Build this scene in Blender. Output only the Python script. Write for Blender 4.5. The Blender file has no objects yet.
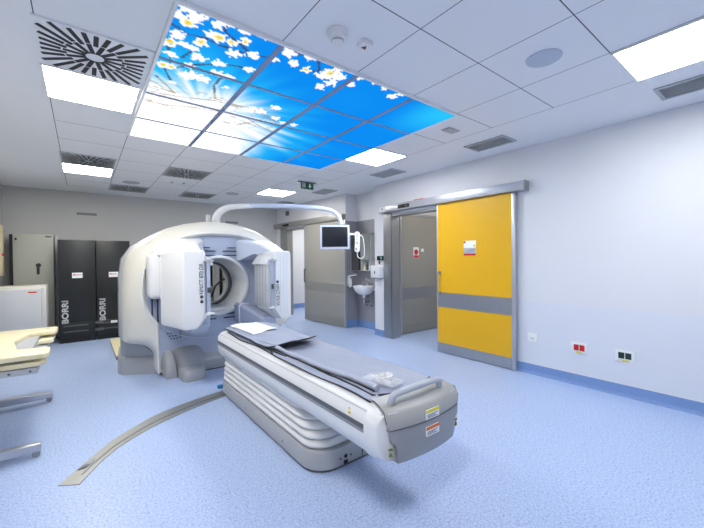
import bpy, bmesh, math, random
from mathutils import Vector, Matrix, noise
R = random.Random(7)
PI = math.pi
scene = bpy.context.scene
col = scene.collection
EXPO = 0.0

# ------------------------------------------------------------------ colours / materials
def lin(c):
    return tuple((x/255/12.92) if x/255 <= .04045 else ((x/255+.055)/1.055)**2.4 for x in c)
MATS = {}
def mat(name, rgb, rough=.5, metal=0., var=.04, vscale=6., spec=.5, coat=0., bump=0., bscale=60.):
    if name in MATS: return MATS[name]
    m = bpy.data.materials.new(name); m.use_nodes = True
    nt = m.node_tree; b = nt.nodes['Principled BSDF']; N = nt.nodes.new; L = nt.links.new
    c = lin(rgb)
    tc = N('ShaderNodeTexCoord')
    nz = N('ShaderNodeTexNoise'); nz.inputs['Scale'].default_value = vscale; nz.inputs['Detail'].default_value = 4
    L(tc.outputs['Object'], nz.inputs['Vector'])
    mx = N('ShaderNodeMix'); mx.data_type = 'RGBA'
    mx.inputs[6].default_value = (*[x*(1-var) for x in c], 1)
    mx.inputs[7].default_value = (*[min(1, x*(1+var)) for x in c], 1)
    L(nz.outputs['Fac'], mx.inputs[0]); L(mx.outputs[2], b.inputs['Base Color'])
    b.inputs['Roughness'].default_value = rough; b.inputs['Metallic'].default_value = metal
    b.inputs['Specular IOR Level'].default_value = spec
    b.inputs['Coat Weight'].default_value = coat
    if bump:
        bp = N('ShaderNodeBump'); bp.inputs['Strength'].default_value = bump; bp.inputs['Distance'].default_value = .002
        n2 = N('ShaderNodeTexNoise'); n2.inputs['Scale'].default_value = bscale
        L(tc.outputs['Object'], n2.inputs['Vector']); L(n2.outputs['Fac'], bp.inputs['Height']); L(bp.outputs['Normal'], b.inputs['Normal'])
    MATS[name] = m
    return m
def emis(name, rgb, s):
    m = bpy.data.materials.new(name); m.use_nodes = True
    nt = m.node_tree; nt.nodes.remove(nt.nodes['Principled BSDF'])
    e = nt.nodes.new('ShaderNodeEmission'); e.inputs[0].default_value = (*rgb, 1); e.inputs[1].default_value = s
    nt.links.new(e.outputs[0], nt.nodes['Material Output'].inputs[0]); MATS[name] = m
    return m

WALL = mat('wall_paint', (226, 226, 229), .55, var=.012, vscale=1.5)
WALLG = mat('wall_paint_shaded', (196, 196, 194), .6, var=.012, vscale=1.5)  # wall white greyed: shading of the back and left walls put into colour
TILEG = mat('niche_cladding_grey', (150, 150, 156), .45, var=.05, vscale=3)
BASEB = mat('cove_vinyl_blue', (124, 154, 202), .45, var=.10, vscale=120)
IVORY = mat('ivory_plastic', (232, 228, 216), .38, var=.012)
WHITEP = mat('white_plastic', (236, 236, 236), .35, var=.01)
BLUEW = mat('cool_white_plastic', (212, 219, 236), .38, var=.012)
DISC = mat('pale_blue_grey_plastic', (178, 187, 208), .42, var=.015)
GREYP = mat('grey_plastic', (148, 150, 153), .38, var=.02)
BASEG = mat('base_grey_plastic', (168, 170, 174), .36, var=.02)
GREYD = mat('dark_grey_plastic', (92, 94, 98), .4, var=.03)
GREYL = mat('light_grey_plastic', (186, 188, 192), .4, var=.02)
BLACK = mat('black_plastic', (22, 23, 25), .45, var=.05)
BLACKC = mat('black_cabinet_paint', (30, 33, 34), .42, var=.04)
YELLOW = mat('yellow_laminate', (234, 178, 8), .42, var=.02)
STEEL = mat('brushed_steel', (176, 178, 182), .34, metal=.9, var=.06, vscale=18)
STEELD = mat('door_steel_grey', (158, 157, 150), .42, metal=.45, var=.03)
DOORG = mat('grey_door_laminate', (156, 153, 145), .42, var=.02)
ALU = mat('satin_aluminium', (190, 192, 198), .36, metal=.7, var=.03)
CREAM = mat('cream_laminate', (238, 226, 186), .45, var=.02)
CABG = mat('cabinet_grey_paint', (178, 180, 170), .5, var=.015)
CABW = mat('cabinet_light_grey_paint', (206, 208, 210), .45, var=.012)
PAD = mat('grey_vinyl_pad', (156, 162, 180), .5, var=.04, bump=.25, bscale=30)
PADL = mat('grey_vinyl_pad_light', (166, 172, 190), .5, var=.04, bump=.25, bscale=30)
PAPER = mat('white_paper_sheet', (240, 242, 248), .7, var=.02)
RED = mat('red_plastic', (206, 26, 24), .4)
REDL = mat('red_print', (214, 60, 44), .5)
GREEN = mat('green_sign_face', (10, 92, 62), .4)
DKGRN = mat('dark_green_plastic', (22, 52, 40), .4)
YLAB = mat('yellow_label', (226, 214, 40), .5)
OLAB = mat('orange_label', (222, 110, 52), .5)
PRINTW = mat('white_print', (242, 242, 242), .5)
INK = mat('dark_grey_print', (70, 72, 80), .5)
CERAM = mat('white_ceramic', (238, 238, 240), .12, spec=.6, var=.005)
CHROME = mat('chrome', (205, 207, 210), .12, metal=1., var=.02)
MIRROR = mat('mirror_glass', (205, 210, 208), .03, metal=1., var=.0)
SCREEN = mat('black_screen', (14, 17, 28), .35, var=.02)
BLUEC = mat('blue_plastic', (40, 128, 196), .4)
SLOTM = mat('slot_dark', (52, 54, 62), .6)
VENT = mat('vent_white_metal', (240, 241, 242), .45)
VENTG = mat('vent_grey_metal', (176, 180, 184), .45)

LAMP = emis('lamp_diffuser', (1.0, .97, .92), 37)
LAMPC = emis('lamp_diffuser_cool', (.93, .965, 1.0), 34)

def floor_mat():
    m = bpy.data.materials.new('speckled_blue_vinyl'); m.use_nodes = True
    nt = m.node_tree; b = nt.nodes['Principled BSDF']; N = nt.nodes.new; L = nt.links.new
    g = N('ShaderNodeNewGeometry')
    n1 = N('ShaderNodeTexNoise'); n1.inputs['Scale'].default_value = 75; n1.inputs['Detail'].default_value = 5; n1.inputs['Roughness'].default_value = .75
    L(g.outputs['Position'], n1.inputs['Vector'])
    r = N('ShaderNodeValToRGB')
    e = r.color_ramp.elements
    e[0].position = .34; e[0].color = (*lin((136, 160, 208)), 1)
    e[1].position = .66; e[1].color = (*lin((206, 217, 238)), 1)
    x = e.new(.5); x.color = (*lin((174, 193, 228)), 1)
    L(n1.outputs['Fac'], r.inputs[0])
    v = N('ShaderNodeTexVoronoi'); v.inputs['Scale'].default_value = 42
    L(g.outputs['Position'], v.inputs['Vector'])
    th = N('ShaderNodeMath'); th.operation = 'LESS_THAN'; th.inputs[1].default_value = .14
    L(v.outputs['Distance'], th.inputs[0])
    mx = N('ShaderNodeMix'); mx.data_type = 'RGBA'; mx.inputs[7].default_value = (*lin((112, 134, 186)), 1)
    L(th.outputs[0], mx.inputs[0]); L(r.outputs[0], mx.inputs[6]); L(mx.outputs[2], b.inputs['Base Color'])
    b.inputs['Roughness'].default_value = .36; b.inputs['Specular IOR Level'].default_value = .4
    return m
FLOOR = floor_mat()

X0, Y0, ZC = .4076, 1.9924, 2.776
def ceil_mat():
    m = bpy.data.materials.new('metal_ceiling_tiles'); m.use_nodes = True
    nt = m.node_tree; b = nt.nodes['Principled BSDF']; N = nt.nodes.new; L = nt.links.new
    g = N('ShaderNodeNewGeometry'); s = N('ShaderNodeSeparateXYZ'); L(g.outputs['Position'], s.inputs[0])
    def M(op, a, c=None):
        n = N('ShaderNodeMath'); n.operation = op
        for i, q in enumerate((a, c)):
            if q is None: continue
            if isinstance(q, (int, float)): n.inputs[i].default_value = q
            else: L(q, n.inputs[i])
        return n.outputs[0]
    def line(o, off, w):
        f = M('FRACT', M('DIVIDE', M('SUBTRACT', o, off-6), .6))
        d = M('MINIMUM', f, M('SUBTRACT', 1.0, f))
        return M('LESS_THAN', d, w/.6)
    x, y = s.outputs[0], s.outputs[1]
    lx = line(x, X0, .0028); ly = line(y, Y0, .0034)
    ins = M('MULTIPLY', M('MULTIPLY', M('GREATER_THAN', x, X0-.606), M('LESS_THAN', x, X0+3.006)), M('LESS_THAN', y, Y0+6.005))
    ab = M('MULTIPLY', M('LESS_THAN', x, X0+.55), M('LESS_THAN', y, Y0-.05))   # plain plasterboard over the entrance corner
    ins = M('MULTIPLY', ins, M('SUBTRACT', 1.0, ab))
    k = M('MULTIPLY', M('MAXIMUM', lx, ly), ins)
    mx = N('ShaderNodeMix'); mx.data_type = 'RGBA'
    mx.inputs[6].default_value = (*lin((240, 241, 243)), 1); mx.inputs[7].default_value = (*lin((70, 74, 84)), 1)
    L(k, mx.inputs[0]); L(mx.outputs[2], b.inputs['Base Color']); b.inputs['Roughness'].default_value = .5
    return m
CEIL = ceil_mat()

def clear_mat():
    m = bpy.data.materials.new('clear_plastic_film'); m.use_nodes = True
    nt = m.node_tree; b = nt.nodes['Principled BSDF']
    b.inputs['Base Color'].default_value = (.93, .95, 1, 1); b.inputs['Roughness'].default_value = .12
    b.inputs['Alpha'].default_value = .42
    n = nt.nodes.new('ShaderNodeTexNoise'); n.inputs['Scale'].default_value = 40
    bp = nt.nodes.new('ShaderNodeBump'); bp.inputs['Strength'].default_value = .6; bp.inputs['Distance'].default_value = .01
    nt.links.new(n.outputs['Fac'], bp.inputs['Height']); nt.links.new(bp.outputs['Normal'], b.inputs['Normal'])
    return m
CLEAR = clear_mat()
def sky_mat():
    m = bpy.data.materials.new('backlit_sky_print'); m.use_nodes = True
    nt = m.node_tree; nt.nodes.remove(nt.nodes['Principled BSDF'])
    a = nt.nodes.new('ShaderNodeAttribute'); a.attribute_name = 'Col'
    e = nt.nodes.new('ShaderNodeEmission'); e.inputs[1].default_value = 1.0
    nt.links.new(a.outputs['Color'], e.inputs[0]); nt.links.new(e.outputs[0], nt.nodes['Material Output'].inputs[0])
    return m
SKYM = sky_mat()

# ------------------------------------------------------------------ geometry helpers
OFF = {}
class MB:
    def __init__(s): s.bm = bmesh.new()
    def _add(s, t, mtx=None):
        if mtx is not None: bmesh.ops.transform(t, matrix=mtx, verts=t.verts)
        me = bpy.data.meshes.new('t'); t.to_mesh(me); t.free(); s.bm.from_mesh(me); bpy.data.meshes.remove(me); return s
    def box(s, x0, x1, y0, y1, z0, z1, b=0., seg=2, mtx=None):
        t = bmesh.new(); bmesh.ops.create_cube(t, size=1)
        for v in t.verts: v.co = Vector(((x0+x1)/2+v.co.x*(x1-x0), (y0+y1)/2+v.co.y*(y1-y0), (z0+z1)/2+v.co.z*(z1-z0)))
        if b: bmesh.ops.bevel(t, geom=t.edges[:], offset=b, segments=seg, affect='EDGES', profile=.5, clamp_overlap=True)
        return s._add(t, mtx)
    def prism(s, pts, axis, a0, a1, b=0., seg=2, mtx=None):
        t = bmesh.new()
        def P(p, a): return {'x': (a, p[0], p[1]), 'y': (p[0], a, p[1]), 'z': (p[0], p[1], a)}[axis]
        A = [t.verts.new(P(p, a0)) for p in pts]; B = [t.verts.new(P(p, a1)) for p in pts]
        n = len(pts)
        for i in range(n): t.faces.new((A[i], A[(i+1) % n], B[(i+1) % n], B[i]))
        t.faces.new(A[::-1]); t.faces.new(B)
        bmesh.ops.recalc_face_normals(t, faces=t.faces)
        if b:
            ed = [e for e in t.edges if e.is_manifold and e.calc_face_angle(0) > .35]
            bmesh.ops.bevel(t, geom=ed, offset=b, segments=seg, affect='EDGES', profile=.5, clamp_overlap=True)
        return s._add(t, mtx)
    def loft(s, rings, closed=True, cap0=False, cap1=False, mtx=None):
        t = bmesh.new(); V = [[t.verts.new(p) for p in r] for r in rings]; n = len(rings[0])
        for a, b in zip(V, V[1:]):
            for i in range(n if closed else n-1):
                j = (i+1) % n
                try: t.faces.new((a[i], a[j], b[j], b[i]))
                except ValueError: pass
        if cap0: t.faces.new(V[0][::-1])
        if cap1: t.faces.new(V[-1])
        bmesh.ops.recalc_face_normals(t, faces=t.faces)
        return s._add(t, mtx)
    def tube(s, path, r, n=10, closed=False, mtx=None, flat=1.):
        P = [Vector(p) for p in path]; m = len(P); rs = r if isinstance(r, (list, tuple)) else [r]*m
        rings = []; up = None
        for i in range(m):
            if closed: d = P[(i+1) % m]-P[i-1]
            else: d = P[min(i+1, m-1)]-P[max(i-1, 0)]
            d.normalize()
            if up is None: up = Vector((0, 0, 1)) if abs(d.z) < .95 else Vector((1, 0, 0))
            a = d.cross(up).normalized(); up = a.cross(d).normalized()
            rings.append([P[i]+(a*math.cos(q)+up*math.sin(q)*flat)*rs[i] for q in [2*PI*k/n for k in range(n)]])
        if closed: rings.append(rings[0])
        return s.loft(rings, True, not closed, not closed, mtx)
    def cyl(s, p0, p1, r0, r1=None, n=24, mtx=None): return s.tube([p0, p1], [r0, r0 if r1 is None else r1], n, mtx=mtx)
    def lathe(s, c, prof, n=32, axis='z', mtx=None):
        c = Vector(c); rings = []
        for r, h in prof:
            ring = []
            for k in range(n):
                q = 2*PI*k/n; a, b = max(r, 1e-4)*math.cos(q), max(r, 1e-4)*math.sin(q)
                ring.append(c+Vector({'z': (a, b, h), 'y': (a, h, b), 'x': (h, a, b)}[axis]))
            rings.append(ring)
        return s.loft(rings, True, True, True, mtx)
    def ball(s, c, r, sc=(1, 1, 1), mtx=None):
        t = bmesh.new(); bmesh.ops.create_uvsphere(t, u_segments=20, v_segments=12, radius=r)
        for v in t.verts: v.co = Vector(c)+Vector((v.co.x*sc[0], v.co.y*sc[1], v.co.z*sc[2]))
        return s._add(t, mtx)
    def grid(s, f, nu, nv, thick=0., mtx=None):
        t = bmesh.new(); T = [[t.verts.new(f(i/nu, j/nv)) for j in range(nv+1)] for i in range(nu+1)]
        for i in range(nu):
            for j in range(nv): t.faces.new((T[i][j], T[i+1][j], T[i+1][j+1], T[i][j+1]))
        if thick:
            B = [[t.verts.new(v.co-Vector((0, 0, thick))) for v in r] for r in T]
            for i in range(nu):
                for j in range(nv): t.faces.new((B[i][j+1], B[i+1][j+1], B[i+1][j], B[i][j]))
            for i in range(nu):
                t.faces.new((T[i][0], B[i][0], B[i+1][0], T[i+1][0])); t.faces.new((T[i+1][nv], B[i+1][nv], B[i][nv], T[i][nv]))
            for j in range(nv):
                t.faces.new((T[0][j+1], B[0][j+1], B[0][j], T[0][j])); t.faces.new((T[nu][j], B[nu][j], B[nu][j+1], T[nu][j+1]))
        return s._add(t, mtx)
    def text(s, st, size, mtx, bold=0., depth=.0008, width=None):
        cu = bpy.data.curves.new('tx', 'FONT'); cu.body = st; cu.size = size; cu.align_x = 'CENTER'; cu.align_y = 'CENTER'
        cu.extrude = depth; cu.offset = bold
        o = bpy.data.objects.new('tx', cu); col.objects.link(o)
        dg = bpy.context.evaluated_depsgraph_get(); me = bpy.data.meshes.new_from_object(o.evaluated_get(dg))
        if width:
            xs = [v.co.x for v in me.vertices]; k = width/(max(xs)-min(xs))
            for v in me.vertices: v.co.x *= k
        me.transform(mtx); s.bm.from_mesh(me)
        bpy.data.meshes.remove(me); bpy.data.objects.remove(o); bpy.data.curves.remove(cu); return s
    def build(s, name, m, parent=None, label=None, cat=None, group=None, kind=None, smooth=35, mtx=None, loc=None):
        bm = s.bm
        if mtx is not None: bmesh.ops.transform(bm, matrix=mtx, verts=bm.verts)
        me = bpy.data.meshes.new(name); bm.to_mesh(me); bm.free()
        o = bpy.data.objects.new(name, me); col.objects.link(o); me.materials.append(m)
        if parent is not None:
            o.parent = parent; off = OFF[parent]
        else:
            if loc is None:
                cs = [v.co for v in me.vertices]
                loc = ((min(c.x for c in cs)+max(c.x for c in cs))/2, (min(c.y for c in cs)+max(c.y for c in cs))/2, min(c.z for c in cs))
            off = Vector(loc); o.location = off
        OFF[o] = off
        me.transform(Matrix.Translation(-off))
        if smooth:
            me.polygons.foreach_set('use_smooth', [True]*len(me.polygons)); me.set_sharp_from_angle(angle=math.radians(smooth))
        tag(o, label, cat, group, kind)
        return o
def tag(o, label=None, cat=None, group=None, kind=None):
    for k, v in (('label', label), ('category', cat), ('group', group), ('kind', kind)):
        if v: o[k] = v
def thing(name, label, cat, loc, rz=0, group=None, kind=None, local=False):
    o = bpy.data.objects.new(name, None); col.objects.link(o); o.location = loc; o.rotation_euler = (0, 0, rz)
    o.empty_display_size = .1
    OFF[o] = Vector((0, 0, 0)) if (local or rz) else Vector(loc)
    tag(o, label, cat, group, kind); return o
def copy_tree(o, parent=None):
    c = o.copy(); col.objects.link(c)
    if parent: c.parent = parent
    for ch in o.children: copy_tree(ch, c)
    return c
def dup(o, loc, label, group=None):
    c = copy_tree(o); c.location = loc; c['label'] = label
    if group: c['group'] = group
    return c
def struct(mb, name, m, smooth=0, **k): return mb.build(name, m, kind='structure', smooth=smooth, **k)
def B(*a, **k): return MB().box(*a, **k)

# ------------------------------------------------------------------ room shell
XR = 4.33; YB = 8.62; XL = -1.09; YF = -2.2; XN = 4.62
A4 = math.atan(.07)
GW = Matrix.Translation((XR, 5.8, 0)) @ Matrix.Rotation(A4, 4, 'Z')      # frame of the far door wall: local y runs along it, x points out of the room

struct(B(XL-.2, 7.2, YF-.2, 9.5, -.1, 0), 'floor', FLOOR)
struct(B(XL-.2, 4.75, YF-.2, YB+.2, ZC, ZC+.12), 'ceiling', CEIL)
w = MB()
w.box(XR, XR+.15, YF, 3.28, 0, ZC); w.box(XR, XR+.15, 3.28, 4.45, 2.2, ZC); w.box(XR, XR+.15, 4.45, 4.64, 0, ZC); w.box(XR, XN, 4.64, 4.9, 0, ZC)
struct(w, 'wall_right', WALL)
w = MB(); w.box(XN, XN+.15, 4.64, 5.8, 2.22, ZC); w.box(XR, XN+.15, 5.8, 5.92, 2.22, ZC)
struct(w, 'wall_niche_upper', WALL)
w = MB(); w.box(XN, XN+.15, 4.64, 5.8, 0, 2.22); w.box(XR+.002, XN+.15, 5.8, 5.92, 0, 2.22)
struct(w, 'wall_niche', TILEG)
w = MB()
w.box(0, .14, .06, 1.2, 0, ZC); w.box(0, .14, 1.2, 2.30, 2.2, ZC); w.box(0, .14, 2.30, 2.95, 0, ZC)
struct(w, 'wall_far_right', WALL, mtx=GW)
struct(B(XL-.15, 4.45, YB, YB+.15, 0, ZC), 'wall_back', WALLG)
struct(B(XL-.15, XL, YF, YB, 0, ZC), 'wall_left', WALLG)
struct(B(XL, XR, YF-.15, YF, 0, ZC), 'wall_front', WALL)
# coved skirting in the floor vinyl
def skirt(mb, x, y0, y1): mb.prism([(x, 0), (x-.03, 0), (x-.014, .012), (x-.008, .035), (x-.008, .112), (x, .118)], 'y', y0, y1)
s_ = MB(); skirt(s_, XR, YF, 2.24); skirt(s_, XR, 4.64, 4.9)
struct(s_, 'baseboard_right', BASEB)
t_ = MB(); t_.box(XR-.006, XR, YF, 2.24, .118, .127)
struct(t_, 'trim_1', WALL)
struct(B(XR-.002, XR, YF, 2.18, .127, .88), 'trim_4', mat('wall_vinyl_lower', (222, 225, 232), .42, var=.01))
s_ = MB(); s_.box(XN-.01, XN, 4.9, 5.8, 0, .15); s_.box(XR+.01, XN, 5.79, 5.8, 0, .15)
struct(s_, 'baseboard_niche', BASEB)
s_ = MB(); s_.box(XL, 4.1, YB-.01, YB, 0, .12); struct(s_, 'baseboard_back', BASEB)
s_ = MB(); s_.box(XL, XL+.01, YF, YB, 0, .12); struct(s_, 'baseboard_left', BASEB)
# lobby behind the yellow door
w = MB(); w.box(4.48, 7.0, 4.62, 4.74, 0, 2.66); w.box(7.0, 7.1, 2.2, 4.74, 0, 2.66); w.box(4.48, 7.1, 2.1, 2.2, 0, 2.66)
struct(w, 'wall_lobby', WALL)
struct(B(4.48, 7.1, 2.1, 4.74, 2.66, 2.75), 'ceiling_lobby', WALL)
# side room behind the grey door
w = MB(); w.box(4.05, 6.6, 9.12, 9.24, 0, 2.66); w.box(6.5, 6.6, 5.95, 9.12, 0, 2.66); w.box(4.78, 6.6, 5.93, 6.03, 0, 2.66)
struct(w, 'wall_side_room', WALL)
struct(MB().prism([(4.40, 5.93), (6.6, 5.93), (6.6, 9.24), (4.18, 9.24)], 'z', 2.66, 2.74), 'ceiling_side_room', WALL)
struct(B(4.2, 6.5, 9.11, 9.12, 0, .13), 'baseboard_side_room', BASEB)

# ------------------------------------------------------------------ ceiling: sky light box
def smooth(a, b, x):
    t = max(0., min(1., (x-a)/(b-a))); return t*t*(3-2*t)
FL = [(0.09,0.01,5,0),(0.19,0.09,5,0),(0.23,-0.02,4,0),(0.14,0.22,5,1),(0.04,0.16,4,0),(0.37,0.09,4,0),(0.42,0.01,4,0),(0.6,0.02,4,0),(0.8,-0.03,4,0),(0.1,0.47,5,0),(0.06,0.64,5,1),(0.2,0.6,4,0),(0.28,0.61,4,0),(0.31,0.46,5,1),(0.37,0.27,4,0),(0.44,0.27,5,1),(0.57,0.27,4,1),(0.67,0.18,4,1),(0.65,0.45,5,0),(0.36,0.75,5,0),(0.83,0.36,5,0),(0.58,0.74,5,0),(0.9,0.66,4,0),(0.11,0.86,4,0),(0.08,1.14,5,1),(0.16,1.14,4,1),(0.34,1.25,6,0),(0.43,1.18,6,0),(0.53,1.21,5,0),(0.24,1.51,3,0),(0.63,0.97,5,0),(0.76,0.95,4,0),(0.82,1.24,3,0),(0.32,0.99,4,0),(1.03,0.29,4,0),(1.03,0.01,4,0),(1.13,0.09,5,0),(1.25,0.23,4,0),(1.34,0.0,5,0),(1.44,0.26,4,1),(1.68,0.25,6,0),(1.72,0.16,7,1),(1.83,0.17,6,0),(1.84,0.34,5,0),(1.79,0.5,5,0),(1.74,0.02,4,0),(2.07,0.22,4,0),(2.06,0.02,4,0),(2.29,0.0,3,0),(2.48,0.02,4,1),(2.72,0.14,5,0),(1.61,1.42,5,0),(1.76,1.77,5,0),(1.94,1.86,4,0),(2.12,1.84,4,0),(1.47,1.67,6,0),(1.31,1.74,6,0),(1.33,1.63,4,0),(2.77,0.01,4,0)]
BR = [[(0.02,0.33),(0.18,0.4),(0.34,0.36),(0.46,0.39)],[(0.39,-0.03),(0.46,0.14),(0.65,0.25),(0.82,0.37),(0.95,0.3)],[(0.28,0.64),(0.22,0.87)],[(0.2,1.14),(0.37,0.93),(0.64,0.72),(0.8,0.66),(0.9,0.71)],[(0.09,1.19),(0.22,1.47)],[(0.7,1.05),(0.68,1.27),(0.8,1.65)],[(0.01,1.77),(0.16,1.77),(0.32,1.8),(0.06,1.46)],[(0.01,2.23),(0.3,2.28),(0.65,2.11),(0.99,2.05)],[(0.8,1.65),(1.07,1.67),(1.26,1.66),(1.51,1.57)],[(0.0,1.96),(0.37,1.89),(0.83,1.71),(1.16,1.74)],[(0.06,0.74),(0.14,1.04)],[(0.46,0.39),(0.67,0.38),(0.82,0.37)],[(1.03,0.01),(1.19,0.04),(1.42,-0.03),(1.58,0.2),(1.75,0.2)],[(1.4,0.3),(1.57,0.21)],[(1.12,1.98),(1.43,2.06),(1.69,2.22),(2.0,2.38)],[(1.03,1.71),(1.28,1.67),(1.56,1.75),(1.89,1.96)],[(1.36,2.4),(1.5,2.2),(1.62,1.9)]]
SEG = [(a, b) for p in BR for a, b in zip(p, p[1:])]
def sky_col(u, v):
    deep = Vector(lin((12, 142, 245))); cyan = Vector(lin((44, 200, 255))); white = Vector((1.15, 1.15, 1.15))
    n = noise.noise(Vector((u*.9, v*.9, 3.1)))
    c = deep.lerp(cyan, min(1, smooth(1.7, .2, u)*smooth(.2, 1.3, v)*.6 + smooth(3.0, 3.7, u)*smooth(1.3, .1, v)*.9 + .2*max(0, n)))
    d = math.hypot(u-.3, (v-3.45)*.95); ray = noise.noise(Vector((math.atan2(v-2.0, u-.7)*8, .3, 0)))
    dr = d+ray*.45
    c = c.lerp(cyan, .85*smooth(3.1, 1.8, dr))
    wv = smooth(2.35, 1.35, dr)
    d2 = math.hypot(u-.95, v-1.85); ray2 = noise.noise(Vector((math.atan2(v-1.85, u-.95)*6, 2.3, 0)))
    wv = max(wv, .9*smooth(.75, .1, d2+ray2*.3))
    c = c.lerp(white, wv)+Vector((1, 1, 1))*.35*max(0, wv-.9)*10*smooth(1.9, 3.0, v)
    # printed twigs
    for a, b in SEG:
        px, py = u-a[0], v-a[1]; dx, dy = b[0]-a[0], b[1]-a[1]; q = max(0, min(1, (px*dx+py*dy)/(dx*dx+dy*dy)))
        dd = math.hypot(px-q*dx, py-q*dy)+.012*noise.noise(Vector((u*9, v*9, 8)))
        if dd < .014: c = c.lerp(Vector(lin((66, 62, 92) if v < 1.5 else (170, 140, 110))), .8 if v < 1.5 else .65)
    if u < 1.9 and 1.55 < v < 2.5:
        k = abs(noise.noise(Vector((u*3.5, v*6, 1.7))))
        if k < .035: c = c.lerp(Vector(lin((176, 150, 118))), .5)
    for (a, b, s, y) in FL:
        r = s*.0145; dx, dy = u-a, (v-b)*1.0
        q = math.hypot(dx, dy)
        if q < r*1.6:
            th = math.atan2(dy, dx); rr = r*(1+.12*math.cos(5*th+a*40)+.75*noise.noise(Vector((a*9+dx*22, b*9+dy*22, 0))))
            if q < rr:
                c = Vector(lin((255, 252, 250)))*1.05
                if y and q < rr*.3: c = Vector(lin((240, 214, 60)))
                elif y and q < rr*.55: c = Vector(lin((252, 240, 170)))
    return c
def sky_tile(i, j):
    n = 60
    x0, x1, y0, y1 = X0+.6*i+(.019 if i else .010), X0+.6*(i+1)-(.019 if i < 3 else .010), Y0+.6*j+(.010 if j else .009), Y0+.6*(j+1)-(.010 if j < 3 else .009)
    me = bpy.data.meshes.new('sky_light_panel'); vs = []; fs = []; cs = []
    for a in range(n+1):
        for b in range(n+1):
            x = x0+(x1-x0)*a/n; y = y0+(y1-y0)*b/n; vs.append((x-(x0+x1)/2, y-(y0+y1)/2, 0)); c = sky_col((x-X0)/.6, (y-Y0)/.6); cs += [*c, 1.]
    for a in range(n):
        for b in range(n): k = a*(n+1)+b; fs.append((k, k+1, k+n+2, k+n+1))
    hz = .02; k0 = len(vs)                                   # tray sides and back
    for (x, y) in ((x0, y0), (x1, y0), (x1, y1), (x0, y1)): vs.append((x-(x0+x1)/2, y-(y0+y1)/2, hz)); cs += [.0, .0, .0, 1]
    e = [0, n*(n+1), n*(n+1)+n, n]
    for q in range(4): r = (q+1) % 4; fs.append((e[q], e[r], k0+r, k0+q))
    fs.append((k0, k0+1, k0+2, k0+3))
    me.from_pydata(vs, [], fs); at = me.color_attributes.new('Col', 'FLOAT_COLOR', 'POINT'); at.data.foreach_set('color', cs)
    me.materials.append(SKYM); o = bpy.data.objects.new('sky_light_panel', me); col.objects.link(o)
    o.location = ((x0+x1)/2, (y0+y1)/2, ZC-.022)
    return o
RN = ['nearest', 'second', 'third', 'farthest']; CN = ['leftmost', 'second', 'third', 'rightmost']
DESC = {(0,0):'backlit sky panel thick with white blossom on blue', (0,1):'backlit sky panel with blossom, twigs and white glow', (0,2):'glowing white sky panel crossed by pale brown twigs', (0,3):'plain white glowing sky panel', (1,3):'plain white glowing sky panel', (1,2):'white sky panel with twigs fading into blue', (1,0):'blue backlit sky panel with a dense blossom cluster at its edge', (1,1):'cyan backlit sky panel with light rays', (2,3):'pale blue sky panel streaked with white'}
for i in range(4):
    for j in range(4):
        o = sky_tile(i, j)
        d = DESC.get((i, j), 'blue backlit sky panel')
        tag(o, f'{d}, {CN[i]} column, {RN[j]} row', 'light panel', 'backlit sky panels in the ceiling')
g = MB()
for i in (1, 2, 3): g.box(X0+.6*i-.018, X0+.6*i+.018, Y0+.008, Y0+2.392, ZC-.027, ZC-.0005)
for j in (1, 2, 3): g.box(X0+.009, X0+2.391, Y0+.6*j-.0125, Y0+.6*j+.0125, ZC-.0262, ZC-.0005)
struct(g, 'trim_5', mat('grid_bar_paint', (134, 150, 184), .45))
k = MB()
for a in (0, 2.4): k.box(X0+a-.009, X0+a+.009, Y0-.009, Y0+2.409, ZC-.024, ZC-.0005); k.box(X0+.009, X0+2.391, Y0+a-.009, Y0+a+.009, ZC-.024, ZC-.0005)
struct(k, 'trim_6', VENT)
# lamps
def lamp(i, j, label, m):
    x, y = X0+.6*i+.3-(.021 if i < 0 else 0), Y0+.6*j+.3-(.015 if i < 0 else 0)
    t = thing('ceiling_light', label, 'ceiling light', (x, y, ZC-.02), group='square ceiling lights')
    f = MB()
    for a in (-1, 1): f.box(x+a*.291-.007, x+a*.291+.007, y-.298, y+.298, ZC-.014, ZC-.0005); f.box(x-.284, x+.284, y+a*.291-.007, y+a*.291+.007, ZC-.014, ZC-.0005)
    f.build('frame', VENT, t, smooth=0)
    B(x-.284, x+.284, y-.284, y+.284, ZC-.011, ZC-.001).build('diffuser', m, t, smooth=0)
lamp(-1, 2, 'square white ceiling light at upper left, beside the large black-slotted diffuser', LAMP)
lamp(-1, 7, 'far left ceiling light directly behind a slotted diffuser, above the black cabinets', LAMP)
lamp(4, 2, 'white ceiling light touching the right corner of the blue sky panels', LAMPC)
lamp(4, 7, 'far white ceiling light above the monitor arm, near the green exit sign', LAMP)
lamp(4, -3, 'large bright ceiling light at the right edge of the picture', LAMPC)
lamp(-1, -3, 'unseen ceiling light added above the entrance corner', LAMP)  # out of view; follows the lamp spacing, added to light the near left

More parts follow.
